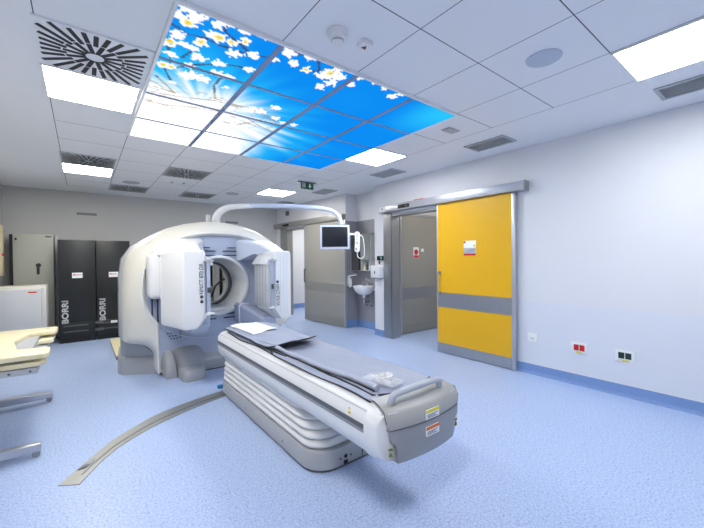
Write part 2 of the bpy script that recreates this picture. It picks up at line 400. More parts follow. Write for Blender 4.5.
# swirl diffusers
def diffuser(i, j, label, m):
    x, y = X0+.6*i+.3-(.021 if i < 0 else 0), Y0+.6*j+.3-(.015 if i < 0 else 0)
    t = thing('swirl_diffuser', label, 'air vent', (x, y, ZC-.012), group='square slotted air diffusers')
    B(x-.293, x+.293, y-.293, y+.293, ZC-.012, ZC-.0005).build('plate', m, t, smooth=0)
    s = MB()
    def slot(cx, cy, ang, ln, wd=.026):
        s.box(-ln/2, ln/2, -wd/2, wd/2, -.0015, .0005, mtx=Matrix.Translation((x+cx, y+cy, ZC-.012)) @ Matrix.Rotation(ang, 4, 'Z'))
    # slots radiate from the centre, in two or three rows that stay inside the square
    for k in range(28):
        a = 2*PI*(k+.0)/28; ca, sa = math.cos(a), math.sin(a); rmax = .275/max(abs(ca), abs(sa)); rmax = min(rmax, .36)
        r0 = .05 if k % 2 == 0 else .15
        if rmax-r0 < .04: continue
        segs = [(r0, min(rmax, .165)), (.175, rmax)] if r0 < .1 else [(r0, rmax)]
        for (p, q) in segs:
            if q-p > .03: slot(ca*(p+q)/2, sa*(p+q)/2, a, q-p)
    s.build('slots', BLACK, t, smooth=0)
diffuser(-1, 1, 'large square ceiling diffuser with black radial slots at upper left', VENT)
diffuser(-1, 6, 'slotted diffuser touching the near edge of the far left ceiling light', VENTG)
diffuser(1, 6, 'slotted diffuser beyond the white end of the sky panels, with two sprinkler heads behind it', VENTG)
diffuser(0, 9, 'farthest slotted diffuser on the left, near the back wall above the black cabinets', VENTG)
diffuser(2, 9, 'farthest slotted diffuser on the right, above the top of the scanner', VENTG)

# perimeter return-air grilles
def grille(y0, y1, label, dark):
    x0, x1 = 3.69, 4.0
    t = thing('return_air_grille', label, 'air vent', ((x0+x1)/2, (y0+y1)/2, ZC-.012), group='return-air grilles along the right ceiling edge')
    f = MB(); bw = .03
    f.box(x0, x0+bw, y0, y1, ZC-.012, ZC-.0005); f.box(x1-bw, x1, y0, y1, ZC-.012, ZC-.0005); f.box(x0+bw, x1-bw, y0, y0+bw, ZC-.012, ZC-.0005); f.box(x0+bw, x1-bw, y1-bw, y1, ZC-.012, ZC-.0005)
    f.build('frame', VENTG, t, smooth=0)
    B(x0+bw, x1-bw, y0+bw, y1-bw, ZC-.003, ZC-.0008).build('backing', GREYD if dark else VENT, t, smooth=0)  # pale backing in the near grilles stands in for reflected light
    l = MB(); n = 11
    for k in range(n):
        xx = x0+bw+(x1-x0-2*bw)*(k+.5)/n
        l.box(-.0015, .0015, y0+bw, y1-bw, -.011, .002, mtx=Matrix.Translation((xx, 0, ZC-.006)) @ Matrix.Rotation(1.1 if not dark else -.5, 4, 'Y'))
    l.build('louvre_blades', VENTG, t, smooth=0)
grille(.25, .75, 'louvred ceiling grille at far right, under the big bright light', 0)
grille(2.03, 2.53, 'louvred ceiling grille above the yellow door', 0)
grille(3.77, 4.28, 'grey ceiling grille beside the light at the corner of the sky panels', 1)
grille(5.6, 6.08, 'grey ceiling grille just right of the exit sign', 1)
grille(7.35, 7.8, 'farthest grey ceiling grille, behind the monitor arm', 1)

# small ceiling fittings
t = thing('smoke_detector', 'round white smoke detector on the ceiling beside the sky panels', 'smoke detector', (1.23, 1.71, ZC-.085))
MB().lathe((1.23, 1.71, ZC), [(.0, -.001), (.062, -.001), (.062, -.022), (.058, -.028), (.0, -.028)]).build('base', WHITEP, t)
MB().lathe((1.23, 1.71, ZC), [(.0, -.028), (.055, -.028), (.052, -.045), (.036, -.052), (.036, -.066), (.030, -.072), (0, -.072)]).build('sensor_head', WHITEP, t)
MB().lathe((1.23, 1.71, ZC), [(.0, -.052), (.038, -.053), (.038, -.062), (.0, -.063)], 24).build('smoke_inlet', GREYL, t)
t = thing('alarm_indicator', 'small white ceiling box with a red lens next to the smoke detector', 'indicator', (1.425, 1.69, ZC-.035))
B(1.385, 1.465, 1.655, 1.725, ZC-.03, ZC-.0005, b=.006).build('case', WHITEP, t)
MB().prism([(1.408, 1.705), (1.442, 1.705), (1.425, 1.675)], 'z', ZC-.034, ZC-.029).build('red_lens', mat('dark_red_lens', (110, 20, 30), .3), t)
MB().lathe((2.514, 1.087, ZC), [(0, -.001), (.112, -.001), (.110, -.006), (.10, -.008), (0, -.0085)], 48).build('ceiling_speaker', mat('speaker_mesh', (190, 200, 214), .6, bump=.4, bscale=400), None, 'round blue-grey ceiling speaker on the near tiles at upper right', 'speaker')
for (x, y, lab) in ((.69, 7.08, 'round speaker grille on the far ceiling left of the scanner'), (2.43, 7.1, 'round speaker grille on the far ceiling above the monitor arm')):
    MB().lathe((x, y, ZC), [(0, -.001), (.13, -.001), (.128, -.007), (0, -.0095)], 40).build('ceiling_speaker', VENTG, None, lab, 'speaker')
t = thing('emergency_light', 'small rectangular emergency light on the ceiling near the right corner of the sky panels', 'emergency light', (3.11, 2.29, ZC-.02))
B(3.02, 3.20, 2.235, 2.345, ZC-.012, ZC-.0005, b=.005).build('housing', VENTG, t)
B(3.035, 3.185, 2.25, 2.33, ZC-.017, ZC-.011, b=.003).build('lens', GREYL, t)
for (x, y, lab) in ((1.24, 6.64, 'left of two small round sprinkler heads on the far ceiling'), (1.42, 6.62, 'right of two small round sprinkler heads on the far ceiling')):
    MB().lathe((x, y, ZC), [(0, -.001), (.028, -.001), (.024, -.012), (.010, -.02), (0, -.02)], 16).build('sprinkler_head', GREYL, None, lab, 'sprinkler', 'sprinkler heads on the far ceiling')

# exit sign
t = thing('exit_sign', 'green emergency exit sign with a running figure and down arrow hanging from the ceiling', 'sign', (3.13, 5.3, 2.645))
B(2.95, 3.30, 5.28, 5.32, ZC-.018, ZC-.0005, b=.003).build('mount', GREYD, t)
B(3.0, 3.25, 5.294, 5.306, 2.648, 2.765, b=.002).build('panel', GREEN, t)
p = MB(); yy0, yy1 = 5.2915, 5.2945
p.prism([(3.165, 2.745), (3.19, 2.745), (3.19, 2.705), (3.212, 2.705), (3.1775, 2.668), (3.143, 2.705), (3.165, 2.705)], 'y', yy0, yy1)
p.build('arrow', PRINTW, t, smooth=0)
p = MB()
p.box(3.02, 3.028, yy0, yy1, 2.664, 2.752); p.box(3.02, 3.085, yy0, yy1, 2.744, 2.752); p.box(3.077, 3.085, yy0, yy1, 2.664, 2.752)
p.cyl((3.058, yy0, 2.728), (3.058, yy1, 2.728), .0075, n=12)
p.prism([(3.048, 2.719), (3.062, 2.719), (3.066, 2.696), (3.052, 2.692)], 'y', yy0, yy1)
p.prism([(3.052, 2.696), (3.060, 2.694), (3.050, 2.668), (3.042, 2.668)], 'y', yy0, yy1); p.prism([(3.058, 2.696), (3.066, 2.696), (3.074, 2.680), (3.067, 2.676)], 'y', yy0, yy1)
p.prism([(3.048, 2.718), (3.052, 2.711), (3.037, 2.702), (3.034, 2.708)], 'y', yy0, yy1); p.prism([(3.060, 2.718), (3.063, 2.711), (3.074, 2.712), (3.073, 2.718)], 'y', yy0, yy1)
p.build('running_figure', PRINTW, t, smooth=0)

# ------------------------------------------------------------------ yellow sliding door
t = thing('door_1', 'open yellow sliding door with a steel band, kick plate and notice', 'door', (4.285, 2.8, .008), kind='structure')
xf = 4.26
B(xf+.004, xf+.05, 2.235, 3.385, .008, 2.232).build('leaf', YELLOW, t, smooth=0)
e = MB(); e.box(xf, xf+.052, 2.185, 2.235, .008, 2.232, b=.004); e.box(xf, xf+.052, 3.385, 3.402, .008, 2.232, b=.003); e.build('edge_profile', ALU, t)
B(xf-.0005, xf+.006, 2.236, 3.384, .690, .908).build('steel_band', STEEL, t, smooth=0)
B(xf-.0005, xf+.006, 2.236, 3.384, .010, .150).build('kick_plate', STEEL, t, smooth=0)
h = MB(); h.tube([(xf-.002, 3.345, 1.205), (xf-.045, 3.345, 1.205), (xf-.05, 3.345, 1.195), (xf-.05, 3.345, .905), (xf-.045, 3.345, .895), (xf-.002, 3.345, .895)], .011)
h.cyl((xf-.001, 3.345, 1.205), (xf-.012, 3.345, 1.205), .024); h.cyl((xf-.001, 3.345, .895), (xf-.012, 3.345, .895), .024)
h.build('pull_handle', GREYP, t)
n_ = B(xf-.002, xf+.005, 2.735, 2.925, 1.455, 1.66).build('notice', PRINTW, t, smooth=0)
k = MB(); k.box(xf-.003, xf-.0015, 2.735, 2.925, 1.455, 1.482); k.box(xf-.003, xf-.0015, 2.895, 2.925, 1.628, 1.655)
k.build('red_stripe', RED, n_, smooth=0)
k = MB(); k.box(xf-.003, xf-.0015, 2.735, 2.925, 1.482, 1.56); k.build('grey_field', GREYL, n_, smooth=0)
k = MB()
for q in range(3): k.box(xf-.004, xf-.0028, 2.755, 2.895-.03*q, 1.50+.018*q, 1.505+.018*q)
k.build('text_lines', INK, n_, smooth=0)
B(xf-.003, xf-.0015, 2.745, 2.775, 1.575, 1.605).build('yellow_mark', YLAB, n_, smooth=0)
# header box of the sliding gear
t = thing('sliding_door_header', 'long brushed metal rail cover above the yellow door', 'door rail', (4.27, 3.38, 2.232))
B(4.21, XR, 2.055, 4.655, 2.238, 2.352, b=.004).build('rail_cover', ALU, t)
B(4.209, XR-.001, 2.045, 2.056, 2.236, 2.354, b=.002).build('end_cap', GREYP, t)
B(4.203, 4.212, 3.91, 4.17, 2.262, 2.322, b=.004).build('motion_sensor', BLACK, t)
B(4.201, 4.205, 3.95, 4.0, 2.28, 2.305, b=.002).build('sensor_lens', GREYD, t)
B(4.205, 4.212, 4.49, 4.62, 2.248, 2.342).build('logo_plate', PRINTW, t, smooth=0)
MB().text('D', .07, Matrix.Translation((4.2045, 4.555, 2.295)) @ Matrix.Rotation(-PI/2, 4, 'Z') @ Matrix.Rotation(PI/2, 4, 'X')).build('logo_letter', INK, t, smooth=0)
B(4.225, 4.30, 3.65, 3.83, 2.352, 2.366, b=.003).build('red_tag', REDL, t, label='red tag lying on top of the rail cover')
# steel frame of the opening
s_ = MB(); s_.box(XR-.012, XR, 4.435, 4.645, 0, 2.236); s_.box(XR-.012, XR+.17, 4.425, 4.45, 0, 2.2); s_.box(XR-.012, XR+.17, 3.28, 4.45, 2.17, 2.2); s_.box(XR-.012, XR+.17, 3.28, 3.30, 0, 2.2)
struct(s_, 'trim_2', STEEL)
# grey door in the lobby
t = thing('door_2', 'grey steel-banded door seen through the opening beside the yellow door', 'door', (5.2, 4.59, .01), kind='structure')
B(4.70, 6.0, 4.565, 4.61, .01, 2.24, b=.003).build('leaf', DOORG, t)
B(4.715, 5.99, 4.562, 4.568, .66, .87).build('steel_band', STEEL, t, smooth=0)
B(4.715, 5.99, 4.562, 4.568, .012, .17).build('kick_plate', STEELD, t, smooth=0)
e = MB(); e.box(4.66, 4.70, 4.555, 4.62, 0, 2.28); e.box(4.66, 6.0, 4.555, 4.62, 2.24, 2.28); e.build('frame', ALU, t, smooth=0)
n_ = B(5.02, 5.17, 4.56, 4.566, 1.43, 1.64).build('notice', PRINTW, t, smooth=0)
k = MB(); k.cyl((5.095, 4.559, 1.545), (5.095, 4.5605, 1.545), .055); k.box(5.025, 5.165, 4.559, 4.5605, 1.435, 1.485); k.build('red_print', RED, n_, smooth=0)
B(5.24, 5.32, 4.561, 4.566, 1.555, 1.615).build('small_notice', PRINTW, t, smooth=0)
MB().tube([(5.9, 4.56, 1.2), (5.9, 4.52, 1.2), (5.9, 4.52, .9), (5.9, 4.56, .9)], .01).build('pull_handle', STEEL, t)

# ------------------------------------------------------------------ far grey sliding door (in its slightly turned wall)
t = thing('door_3', 'grey sliding door with a steel band, half open, between scanner and washbasin', 'door', (XR, 5.8, 0), A4, kind='structure')
B(-.075, -.03, -.03, 1.42, .012, 2.235, b=.002).build('leaf', DOORG, t)
e = MB(); e.box(-.078, -.027, -.055, -.028, .012, 2.235, b=.002); e.box(-.078, -.027, 1.405, 1.425, .012, 2.235, b=.002); e.build('edge_profile', ALU, t)
k = MB(); k.box(-.0785, -.07, -.02, .95, .715, .905); k.box(-.0785, -.07, 1.0, 1.39, .715, .905); k.build('steel_band', STEELD, t, smooth=0)
k = MB(); k.box(-.0785, -.07, -.02, 1.39, .015, .17); k.build('kick_plate', STEELD, t, smooth=0)
MB().tube([(-.076, 1.36, 1.2), (-.12, 1.36, 1.2), (-.12, 1.36, .9), (-.076, 1.36, .9)], .014).build('pull_handle', GREYD, t)
t = thing('sliding_door_header', 'grey rail cover above the far grey door, behind the monitor arm', 'door rail', (XR, 5.8, 0), A4)
B(-.11, 0, .0, 2.79, 2.24, 2.36, b=.004).build('rail_cover', STEELD, t)
B(-.112, 0, 2.79, 2.8, 2.238, 2.362).build('end_cap', GREYL, t, smooth=0)
B(-.118, -.108, 2.05, 2.35, 2.265, 2.32, b=.004).build('motion_sensor', BLACK, t)
s_ = MB(); s_.box(-.012, 0, 2.30, 2.62, 0, 2.24); s_.box(-.012, .15, 2.28, 2.30, 0, 2.2); s_.box(-.012, .15, 1.2, 2.30, 2.17, 2.2)
struct(s_, 'trim_3', STEELD, mtx=GW)
B(-.05, -.001, 2.20, 2.30, 2.55, 2.66, b=.01).build('alarm_sounder', GREYD, None, 'small dark wall sensor above the far grey door rail', 'sensor', mtx=GW)

# ------------------------------------------------------------------ washbasin niche
t = thing('washbasin', 'white wall-hung washbasin in the grey niche', 'sink', (4.45, 5.38, .72))
def basin_ring(z, hx, hy, inset=0):
    r = []
    for k in range(40):
        q = 2*PI*k/40; c, s = math.cos(q), math.sin(q); n = 2.6
        x = hx*abs(c)**(2/n)*(1 if c > 0 else -1); y = hy*abs(s)**(2/n)*(1 if s > 0 else -1)
        x = min(x, hx*.92)
        r.append((4.455+x*.85, 5.38+y*.88, z))
    return r
bm_ = MB(); bm_.loft([basin_ring(.70, .07, .10), basin_ring(.73, .13, .17), basin_ring(.79, .18, .235), basin_ring(.86, .198, .275), basin_ring(.885, .2, .28), basin_ring(.885, .175, .255), basin_ring(.86, .165, .24), basin_ring(.79, .12, .17), basin_ring(.77, .04, .05)], True, True, True)
bm_.box(4.56, XN-.001, 5.17, 5.59, .79, .887, b=.015)
bm_.build('basin', CERAM, t, smooth=50)
f = MB(); f.cyl((4.56, 5.38, .885), (4.56, 5.38, .97), .022); f.tube([(4.56, 5.38, .95), (4.51, 5.38, .98), (4.44, 5.38, .965), (4.43, 5.38, .95)], .012); f.tube([(4.56, 5.38, .975), (4.575, 5.38, 1.0), (4.50, 5.38, 1.03)], .009)
f.build('mixer_tap', CHROME, t)
f = MB(); f.cyl((4.455, 5.38, .705), (4.455, 5.38, .60), .022); f.cyl((4.455, 5.38, .62), (4.455, 5.38, .52), .034); f.tube([(4.455, 5.38, .56), (4.5, 5.38, .56), (XN-.012, 5.38, .56)], .018)
f.build('trap', CHROME, t)
f = MB(); f.cyl((4.455, 5.38, .72), (4.455, 5.38, .64), .03); f.build('drain_cup', WHITEP, t)
f = MB()
for dy in (-.08, .08): f.tube([(4.6, 5.38+dy, .48), (4.57, 5.38+dy, .48), (4.56, 5.38+dy, .52), (4.56, 5.38+dy, .78)], .008); f.cyl((XN-.012, 5.38+dy, .48), (4.58, 5.38+dy, .48), .02)
f.build('supply_pipes', CHROME, t)
t = thing('mirror_cabinet', 'mirror-fronted wall cabinet with an open shelf above the washbasin', 'cabinet', (4.55, 5.5, 1.18))
c = MB(); c.box(XN-.13, XN-.001, 5.22, 5.24, 1.18, 1.93); c.box(XN-.13, XN-.001, 5.78, 5.798, 1.18, 1.93); c.box(XN-.13, XN-.001, 5.22, 5.798, 1.91, 1.93); c.box(XN-.13, XN-.001, 5.22, 5.798, 1.18, 1.20); c.box(XN-.01, XN-.001, 5.22, 5.798, 1.18, 1.93); c.box(XN-.13, XN-.001, 5.50, 5.52, 1.18, 1.93); c.box(XN-.13, XN-.001, 5.22, 5.50, 1.40, 1.415)
c.build('carcass', mat('cabinet_pale', (196, 198, 196), .4), t, smooth=0)
B(XN-.145, XN-.131, 5.225, 5.505, 1.415, 1.925).build('mirror_door', MIRROR, t, smooth=0)
B(XN-.145, XN-.131, 5.56, 5.795, 1.19, 1.925).build('grey_door', mat('smoked_mirror', (120, 118, 118), .12, metal=.6), t, smooth=0)
B(XN-.147, XN-.131, 5.515, 5.55, 1.19, 1.925).build('black_gap_strip', BLACK, t, smooth=0)
for (y, h_, m_, lab) in ((5.28, .13, WHITEP, 'white bottle on the open shelf of the mirror cabinet, nearer the pillar'), (5.36, .16, GREYD, 'dark bottle in the middle of the open mirror cabinet shelf'), (5.44, .12, CREAM, 'cream bottle on the open shelf of the mirror cabinet, nearest the grey door')):
    MB().lathe((XN-.08, y, 1.2), [(0, 0), (.025, 0), (.026, .01), (.026, h_*.68), (.012, h_*.78), (.012, h_), (0, h_)], 16).build('bottle', m_, None, lab, 'bottle', 'bottles in the mirror cabinet')
t = thing('soap_dispenser', 'white elbow-lever soap dispenser on the grey niche wall by the far door', 'soap dispenser', (4.38, 5.77, .82))
B(4.345, 4.415, 5.755, 5.80, .87, 1.07, b=.012).build('bracket', WHITEP, t)
B(4.35, 4.41, 5.70, 5.755, .84, 1.02, b=.014).build('bottle', WHITEP, t)
MB().tube([(4.38, 5.77, 1.075), (4.39, 5.70, 1.085), (4.42, 5.56, 1.10)], [.02, .022, .016], flat=.5).build('elbow_lever', WHITEP, t)
t = thing('paper_towel_dispenser', 'white paper towel dispenser on the white pillar beside the niche', 'dispenser', (4.27, 4.81, 1.07))
MB().prism([(XR, 1.08), (XR, 1.30), (XR-.09, 1.30), (XR-.12, 1.27), (XR-.12, 1.08)], 'y', 4.68, 4.93, b=.008, mtx=None) if False else None
q_ = MB(); q_.box(XR-.12, XR-.001, 4.655, 4.89, 1.075, 1.30, b=.015); q_.build('case', WHITEP, t)
B(XR-.123, XR-.118, 4.76, 4.785, 1.15, 1.20, b=.004).build('lock_window', BLACK, t)
B(XR-.10, XR-.02, 4.70, 4.85, 1.068, 1.078).build('paper_slot', GREYD, t, smooth=0)
B(XR-.02, XR-.001, 4.745, 4.775, 1.33, 1.375, b=.004).build('wall_switch', BLACK, None, 'tiny black switch just above the paper towel dispenser', 'switch')
t = thing('door_release_switch', 'black and green touchless door switch on the white pillar', 'switch', (4.31, 4.69, 1.40))
B(XR-.03, XR-.001, 4.655, 4.81, 1.395, 1.475, b=.006).build('case', BLACK, t)
B(XR-.033, XR-.029, 4.665, 4.715, 1.41, 1.46, b=.003).build('green_field', mat('switch_green', (96, 190, 140), .4), t)

# ------------------------------------------------------------------ right wall sockets
def socket(y0, y1, z0, z1, label, cells, name):
    t = thing(name, label, 'socket', (XR-.01, (y0+y1)/2, z0))
    B(XR-.012, XR-.0005, y0, y1, z0, z1, b=.003).build('cover_plate', WHITEP, t)
    for (a, b, m_) in cells:
        B(XR-.015, XR-.011, a, b, z0+.032, z1-.022, b=.0015).build('insert', m_, t)
    return t
t = socket(1.95, 2.065, .385, .495, 'single white wall socket nearest the yellow door', [(1.975, 2.04, WHITEP)], 'wall_socket')
k = MB()
for q in (-.015, 0, .015): k.box(XR-.0165, XR-.0148, 2.0075+q-.003, 2.0075+q+.003, .432, .444)
k.build('socket_holes', INK, t, smooth=0)
t = socket(1.42, 1.585, .352, .472, 'white double socket with red inserts, middle of the three wall outlets', [(1.45, 1.498, RED), (1.506, 1.555, RED)], 'wall_socket')
B(XR-.0135, XR-.011, 1.48, 1.53, .357, .374).build('yellow_tag', YLAB, t, smooth=0)
t = socket(1.01, 1.175, .352, .468, 'white double socket with dark green inserts, outlet farthest from the yellow door', [(1.04, 1.09, DKGRN), (1.097, 1.148, DKGRN)], 'wall_socket')
B(XR-.0135, XR-.011, 1.06, 1.115, .357, .373).build('yellow_tag', YLAB, t, smooth=0)

# ------------------------------------------------------------------ back wall vents and left cabinets
def wall_slot(x0, x1, label):
    t = thing('wall_slot_vent', label, 'air vent', ((x0+x1)/2, YB-.01, 2.32))
    B(x0, x1, YB-.012, YB-.0005, 2.33, 2.375).build('frame', GREYD, t, smooth=0)
    k = MB()
    for q in range(3): k.box(x0+.01, x1-.01, YB-.016, YB-.011, 2.337+.012*q, 2.342+.012*q)
    k.build('slats', GREYP, t, smooth=0)
wall_slot(-.07, .24, 'narrow dark vent slot on the back wall above the black cabinets')
wall_slot(2.78, 3.08, 'narrow dark vent slot on the back wall just above the scanner top')

def ups(x0, x1, label):
    y = 7.8; t = thing('power_cabinet', label, 'cabinet', ((x0+x1)/2, y+.35, 0), group='black power supply cabinets')
    B(x0+.003, x1-.003, y+.012, y+.68, .10, 1.80, b=.004).build('body', BLACKC, t)
    B(x0+.006, x1-.006, y, y+.014, .36, 1.795, b=.004).build('door', BLACKC, t)
    B(x0+.006, x1-.006, y+.002, y+.014, .105, .352, b=.003).build('lower_panel', BLACKC, t)
    B(x0+.01, x1-.01, y+.02, y+.66, 0, .10).build('plinth', BLACK, t, smooth=0)
    k = MB()
    for z in (.185, .285): k.box(x0+.06, x1-.12, y-.004, y+.004, z, z+.022, b=.003)
    k.build('vent_slots', mat('slot_grey', (84, 86, 86), .4), t)
    s = B(x0+.19, x0+.335, y-.003, y+.001, 1.13, 1.225).build('sticker', PRINTW, t, smooth=0)
    k = MB(); k.box(x0+.20, x0+.325, y-.0045, y-.0025, 1.18, 1.19); k.prism([(x0+.20, 1.178), (x0+.235, 1.178), (x0+.2175, 1.212)], 'y', y-.0045, y-.0025); k.build('red_print', RED, s, smooth=0)
    k = MB()
    for dx, dz in ((-.004, 0), (.004, 0), (0, -.004), (0, .004)): k.text('BORRI', .118, Matrix.Translation((x0+.092+dx, y-.0015-abs(dx)*.05, .545+dz)) @ Matrix.Rotation(PI/2, 4, 'X') @ Matrix.Rotation(PI/2, 4, 'Z'), bold=.001, width=.39)
    k.build('lettering', PRINTW, t, smooth=0)
    return t
ups(-.335, .192, 'left one of the two black power cabinets by the back wall')
t = ups(.192, .718, 'right one of the two black power cabinets, half hidden by the scanner')
B(.40, .50, 7.792, 7.80, .285, .33).build('white_tag', PRINTW, t, smooth=0)
for z in (.17, .29): B(.17, .29, 7.785, 7.80, z, z+.045, b=.004).build('latch_bracket', GREYD, t)

t = thing('electrical_cabinet', 'tall grey electrical cabinet with a black lock, left of the black cabinets', 'cabinet', (-.68, 8.45, 0))
B(-.955, -.405, 8.32, YB-.001, 0.02, 1.915, b=.004).build('body', CABG, t)
B(-.94, -.41, 8.30, 8.322, .05, 1.905, b=.004).build('door', CABG, t)
B(-.985, -.945, 8.31, 8.33, .05, 1.90).build('door_seal', BLACK, t, smooth=0)
B(-.52, -.435, 8.297, 8.301, 1.86, 1.88).build('maker_plate', BLACK, t, smooth=0)
k = MB(); k.cyl((-.615, 8.30, 1.36), (-.615, 8.28, 1.36), .036); k.box(-.64, -.60, 8.278, 8.298, 1.20, 1.35, b=.008); k.build('lock_handle', mat('lock_black', (24, 34, 44), .35), t)
for z in (1.80, .95): B(-.915, -.89, 8.294, 8.30, z, z+.04, b=.003).build('hinge', BLACK, t)
B(-.398, -.352, 8.50, YB-.001, 0.02, 1.90, b=.003).build('cable_duct', CABW, None, 'pale vertical cable duct between the grey electrical cabinet and the black cabinets', 'cable duct')

t = thing('low_equipment_cabinet', 'pale grey waist-high equipment cabinet at the left edge', 'cabinet', (-.76, 7.75, 0))
B(-1.06, -.47, 7.50, 8.0, .03, 1.035, b=.02).build('body', IVORY, t)
B(-1.045, -.545, 7.492, 7.503, .06, .985, b=.004).build('front_panel', CABW, t)
B(-.535, -.485, 7.490, 7.503, .05, 1.0, b=.006).build('side_column', CABW, t)
B(-1.05, -.49, 7.52, 7.98, 0, .03).build('plinth', GREYD, t, smooth=0)
k = MB(); k.box(-.685, -.585, 7.4885, 7.4925, .925, .945); k.build('red_badge', REDL, t, smooth=0)
k = MB(); k.box(-.685, -.665, 7.4875, 7.4885, .925, .95); k.build('badge_mark', OLAB, t, smooth=0)

t = thing('wall_panel', 'narrow cream wall panel with a red handle at the extreme left edge', 'panel', (-1.07, 7.85, 1.2))
B(XL+.001, XL+.07, 7.55, 8.05, 1.2, 2.02, b=.006).build('cover', CREAM, t)
B(XL+.07, XL+.085, 7.88, 7.96, 1.52, 1.56, b=.004).build('red_handle', RED, t)

# ------------------------------------------------------------------ collimator cart (left foreground)
t = thing('collimator_cart', 'cream-topped cart with notched prongs and steel feet at the left edge', 'cart', (-.6, 4.05, 0))
def prong(z0, z1, xo, ya, yb, na, nb, xn, xb=-1.0):
    return MB().prism([(xb, ya), (xo-.03, ya), (xo, ya+.03), (xo, na-.03), (xo-.03, na), (xn, na+.02), (xn-.06, (na+nb)/2), (xn, nb-.02), (xo-.03, nb), (xo, nb+.02), (xo, yb-.02), (xo-.03, yb), (xb, yb)], 'z', z0, z1, b=.006)
prong(.715, .752, -.205, 3.36, 4.70, 3.62, 4.42, -.40).build('top_board', CREAM, t)
prong(.655, .69, -.225, 3.40, 4.66, 3.58, 4.3, -.36).build('lower_board', CREAM, t)
k = MB(); k.box(-1.0, -.27, 3.42, 4.62, .60, .645, b=.004); k.box(-.99, -.33, 3.45, 4.6, .645, .656); k.box(-.99, -.33, 3.45, 4.6, .69, .716); k.build('steel_tray', GREYL, t)
for x in (-.31, -.42): MB().cyl((x, 3.419, .622), (x, 3.412, .622), .008, n=12).build('tray_bolt', GREYD, t)
for y in (3.40, 4.66):
    f_ = MB().prism([(-1.02, .03), (-.262, .045), (-.258, .05), (-.258, .098), (-1.02, .115)], 'y', y-.03, y+.03, b=.004).build('foot', ALU, t)
    c_ = MB(); c_.cyl((-.285, y-.018, .024), (-.285, y+.018, .024), .0235, n=20); c_.box(-.298, -.272, y-.006, y+.006, .02, .052); c_.build('caster', GREYP, f_)
for y in (3.40, 4.66): B(-.93, -.83, y-.025, y+.025, .10, .62).build('column', GREYL, t, smooth=0)
B(-.92, -.84, 3.42, 4.64, .09, .15).build('crossbar', GREYL, t, smooth=0)

# ------------------------------------------------------------------ floor strip and cable cover
def catmull(P, n=10):
    out = []
    for i in range(len(P)-1):
        p = [P[max(i-1, 0)], P[i], P[i+1], P[min(i+2, len(P)-1)]]
        for k in range(n):
            u = k/n
            out.append(tuple(.5*((2*p[1][a])+(-p[0][a]+p[2][a])*u+(2*p[0][a]-5*p[1][a]+4*p[2][a]-p[3][a])*u*u+(-p[0][a]+3*p[1][a]-3*p[2][a]+p[3][a])*u**3) for a in range(len(P[0]))))
    out.append(tuple(P[-1])); return out
oo = catmull([(-.141, 2.86), (-.03, 3.035), (.085, 3.205), (.22, 3.375), (.55, 3.64), (1.0, 3.80), (1.3, 3.84)])
ii = catmull([(-.034, 2.795), (.045, 2.945), (.12, 3.065), (.225, 3.19), (.50, 3.40), (.95, 3.61), (1.3, 3.69)])
t = thing('floor_track', 'curved brushed steel track set in the floor, sweeping up to the patient table', 'floor track', (.5, 3.4, 0))
k = MB()
rings = [[(a[0], a[1], .0005), (a[0], a[1], .005), (b[0], b[1], .005), (b[0], b[1], .0005)] for a, b in zip(oo, ii)]
k.loft(rings, True, True, True); k.build('strip', mat('floor_steel', (172, 172, 168), .42, metal=.75, var=.05), t, smooth=0)
k = MB(); mid = [((a[0]*.35+b[0]*.65), (a[1]*.35+b[1]*.65), .0055) for a, b in zip(oo, ii)]; k.tube(mid[6:], .0035, 6); k.build('groove', GREYD, t)
k = MB(); k.prism([(-.045, 2.985), (.005, 3.055), (.05, 3.085), (.035, 3.03), (.0, 2.985)], 'z', .004, .010); k.build('recessed_grip', GREYP, t, smooth=0)
k = MB(); k.prism([(-.045, 2.985), (-.01, 3.03), (.02, 3.02), (.0, 2.985)], 'z', .009, .0115); k.build('grip_hole', GREYD, t, smooth=0)

t = thing('floor_cable_cover', 'low cream-topped cable cover box on the floor behind the scanner foot', 'cable cover', (.6, 6.6, 0))
MB().prism([(.36, 7.4), (.9, 7.4), (.9, 5.9), (.365, 6.0)], 'z', 0, .055).build('side', GREYP, t, smooth=0)
MB().prism([(.36, 7.4), (.9, 7.4), (.9, 5.9), (.365, 6.0)], 'z', .055, .062).build('lid', CREAM, t, smooth=0)

# ------------------------------------------------------------------ scanner gantry
XC, ZB = 1.47, 1.08
t = thing('gamma_camera_scanner', 'large white ring scanner with two detector heads facing the bore', 'scanner', (XC, 5.4, 0))
GANTRY = t
NP = 144
def arch(dx=0., dz=0.):
    half = [(.775, .04), (.775, .25), (.80, .30), (.88, .37), (.98, .395), (1.09, .41), (1.103, .45), (1.105, .6), (1.105, 1.0), (1.085, 1.32), (1.05, 1.48), (.97, 1.60), (.80, 1.725), (.59, 1.845), (.38, 1.915), (.17, 1.952), (0, 1.962)]
    pr = [(XC+x*(1+dx), z*(1+dz)+(.04*-dz)) for x, z in half]; pl = [(2*XC-x, z) for x, z in pr[::-1][1:]]
    return pr+pl                                           # counter-clockwise from bottom right to bottom left
def opening(g=0.):
    a, b, n = .915+g, .70+g, 2.35; pts = [(XC+.75+g, .04)]
    for k in range(81):
        q = -PI*.20+(PI*1.40)*k/80; c, s = math.cos(q), math.sin(q)
        pts.append((XC+a*abs(c)**(2/n)*(1 if c > 0 else -1), ZB+b*abs(s)**(2/n)*(1 if s > 0 else -1)))
    pts = [pts[0]]+[p for p in pts[1:] if p[1] > .55]+[(XC-.75-g, .04)]
    return pts
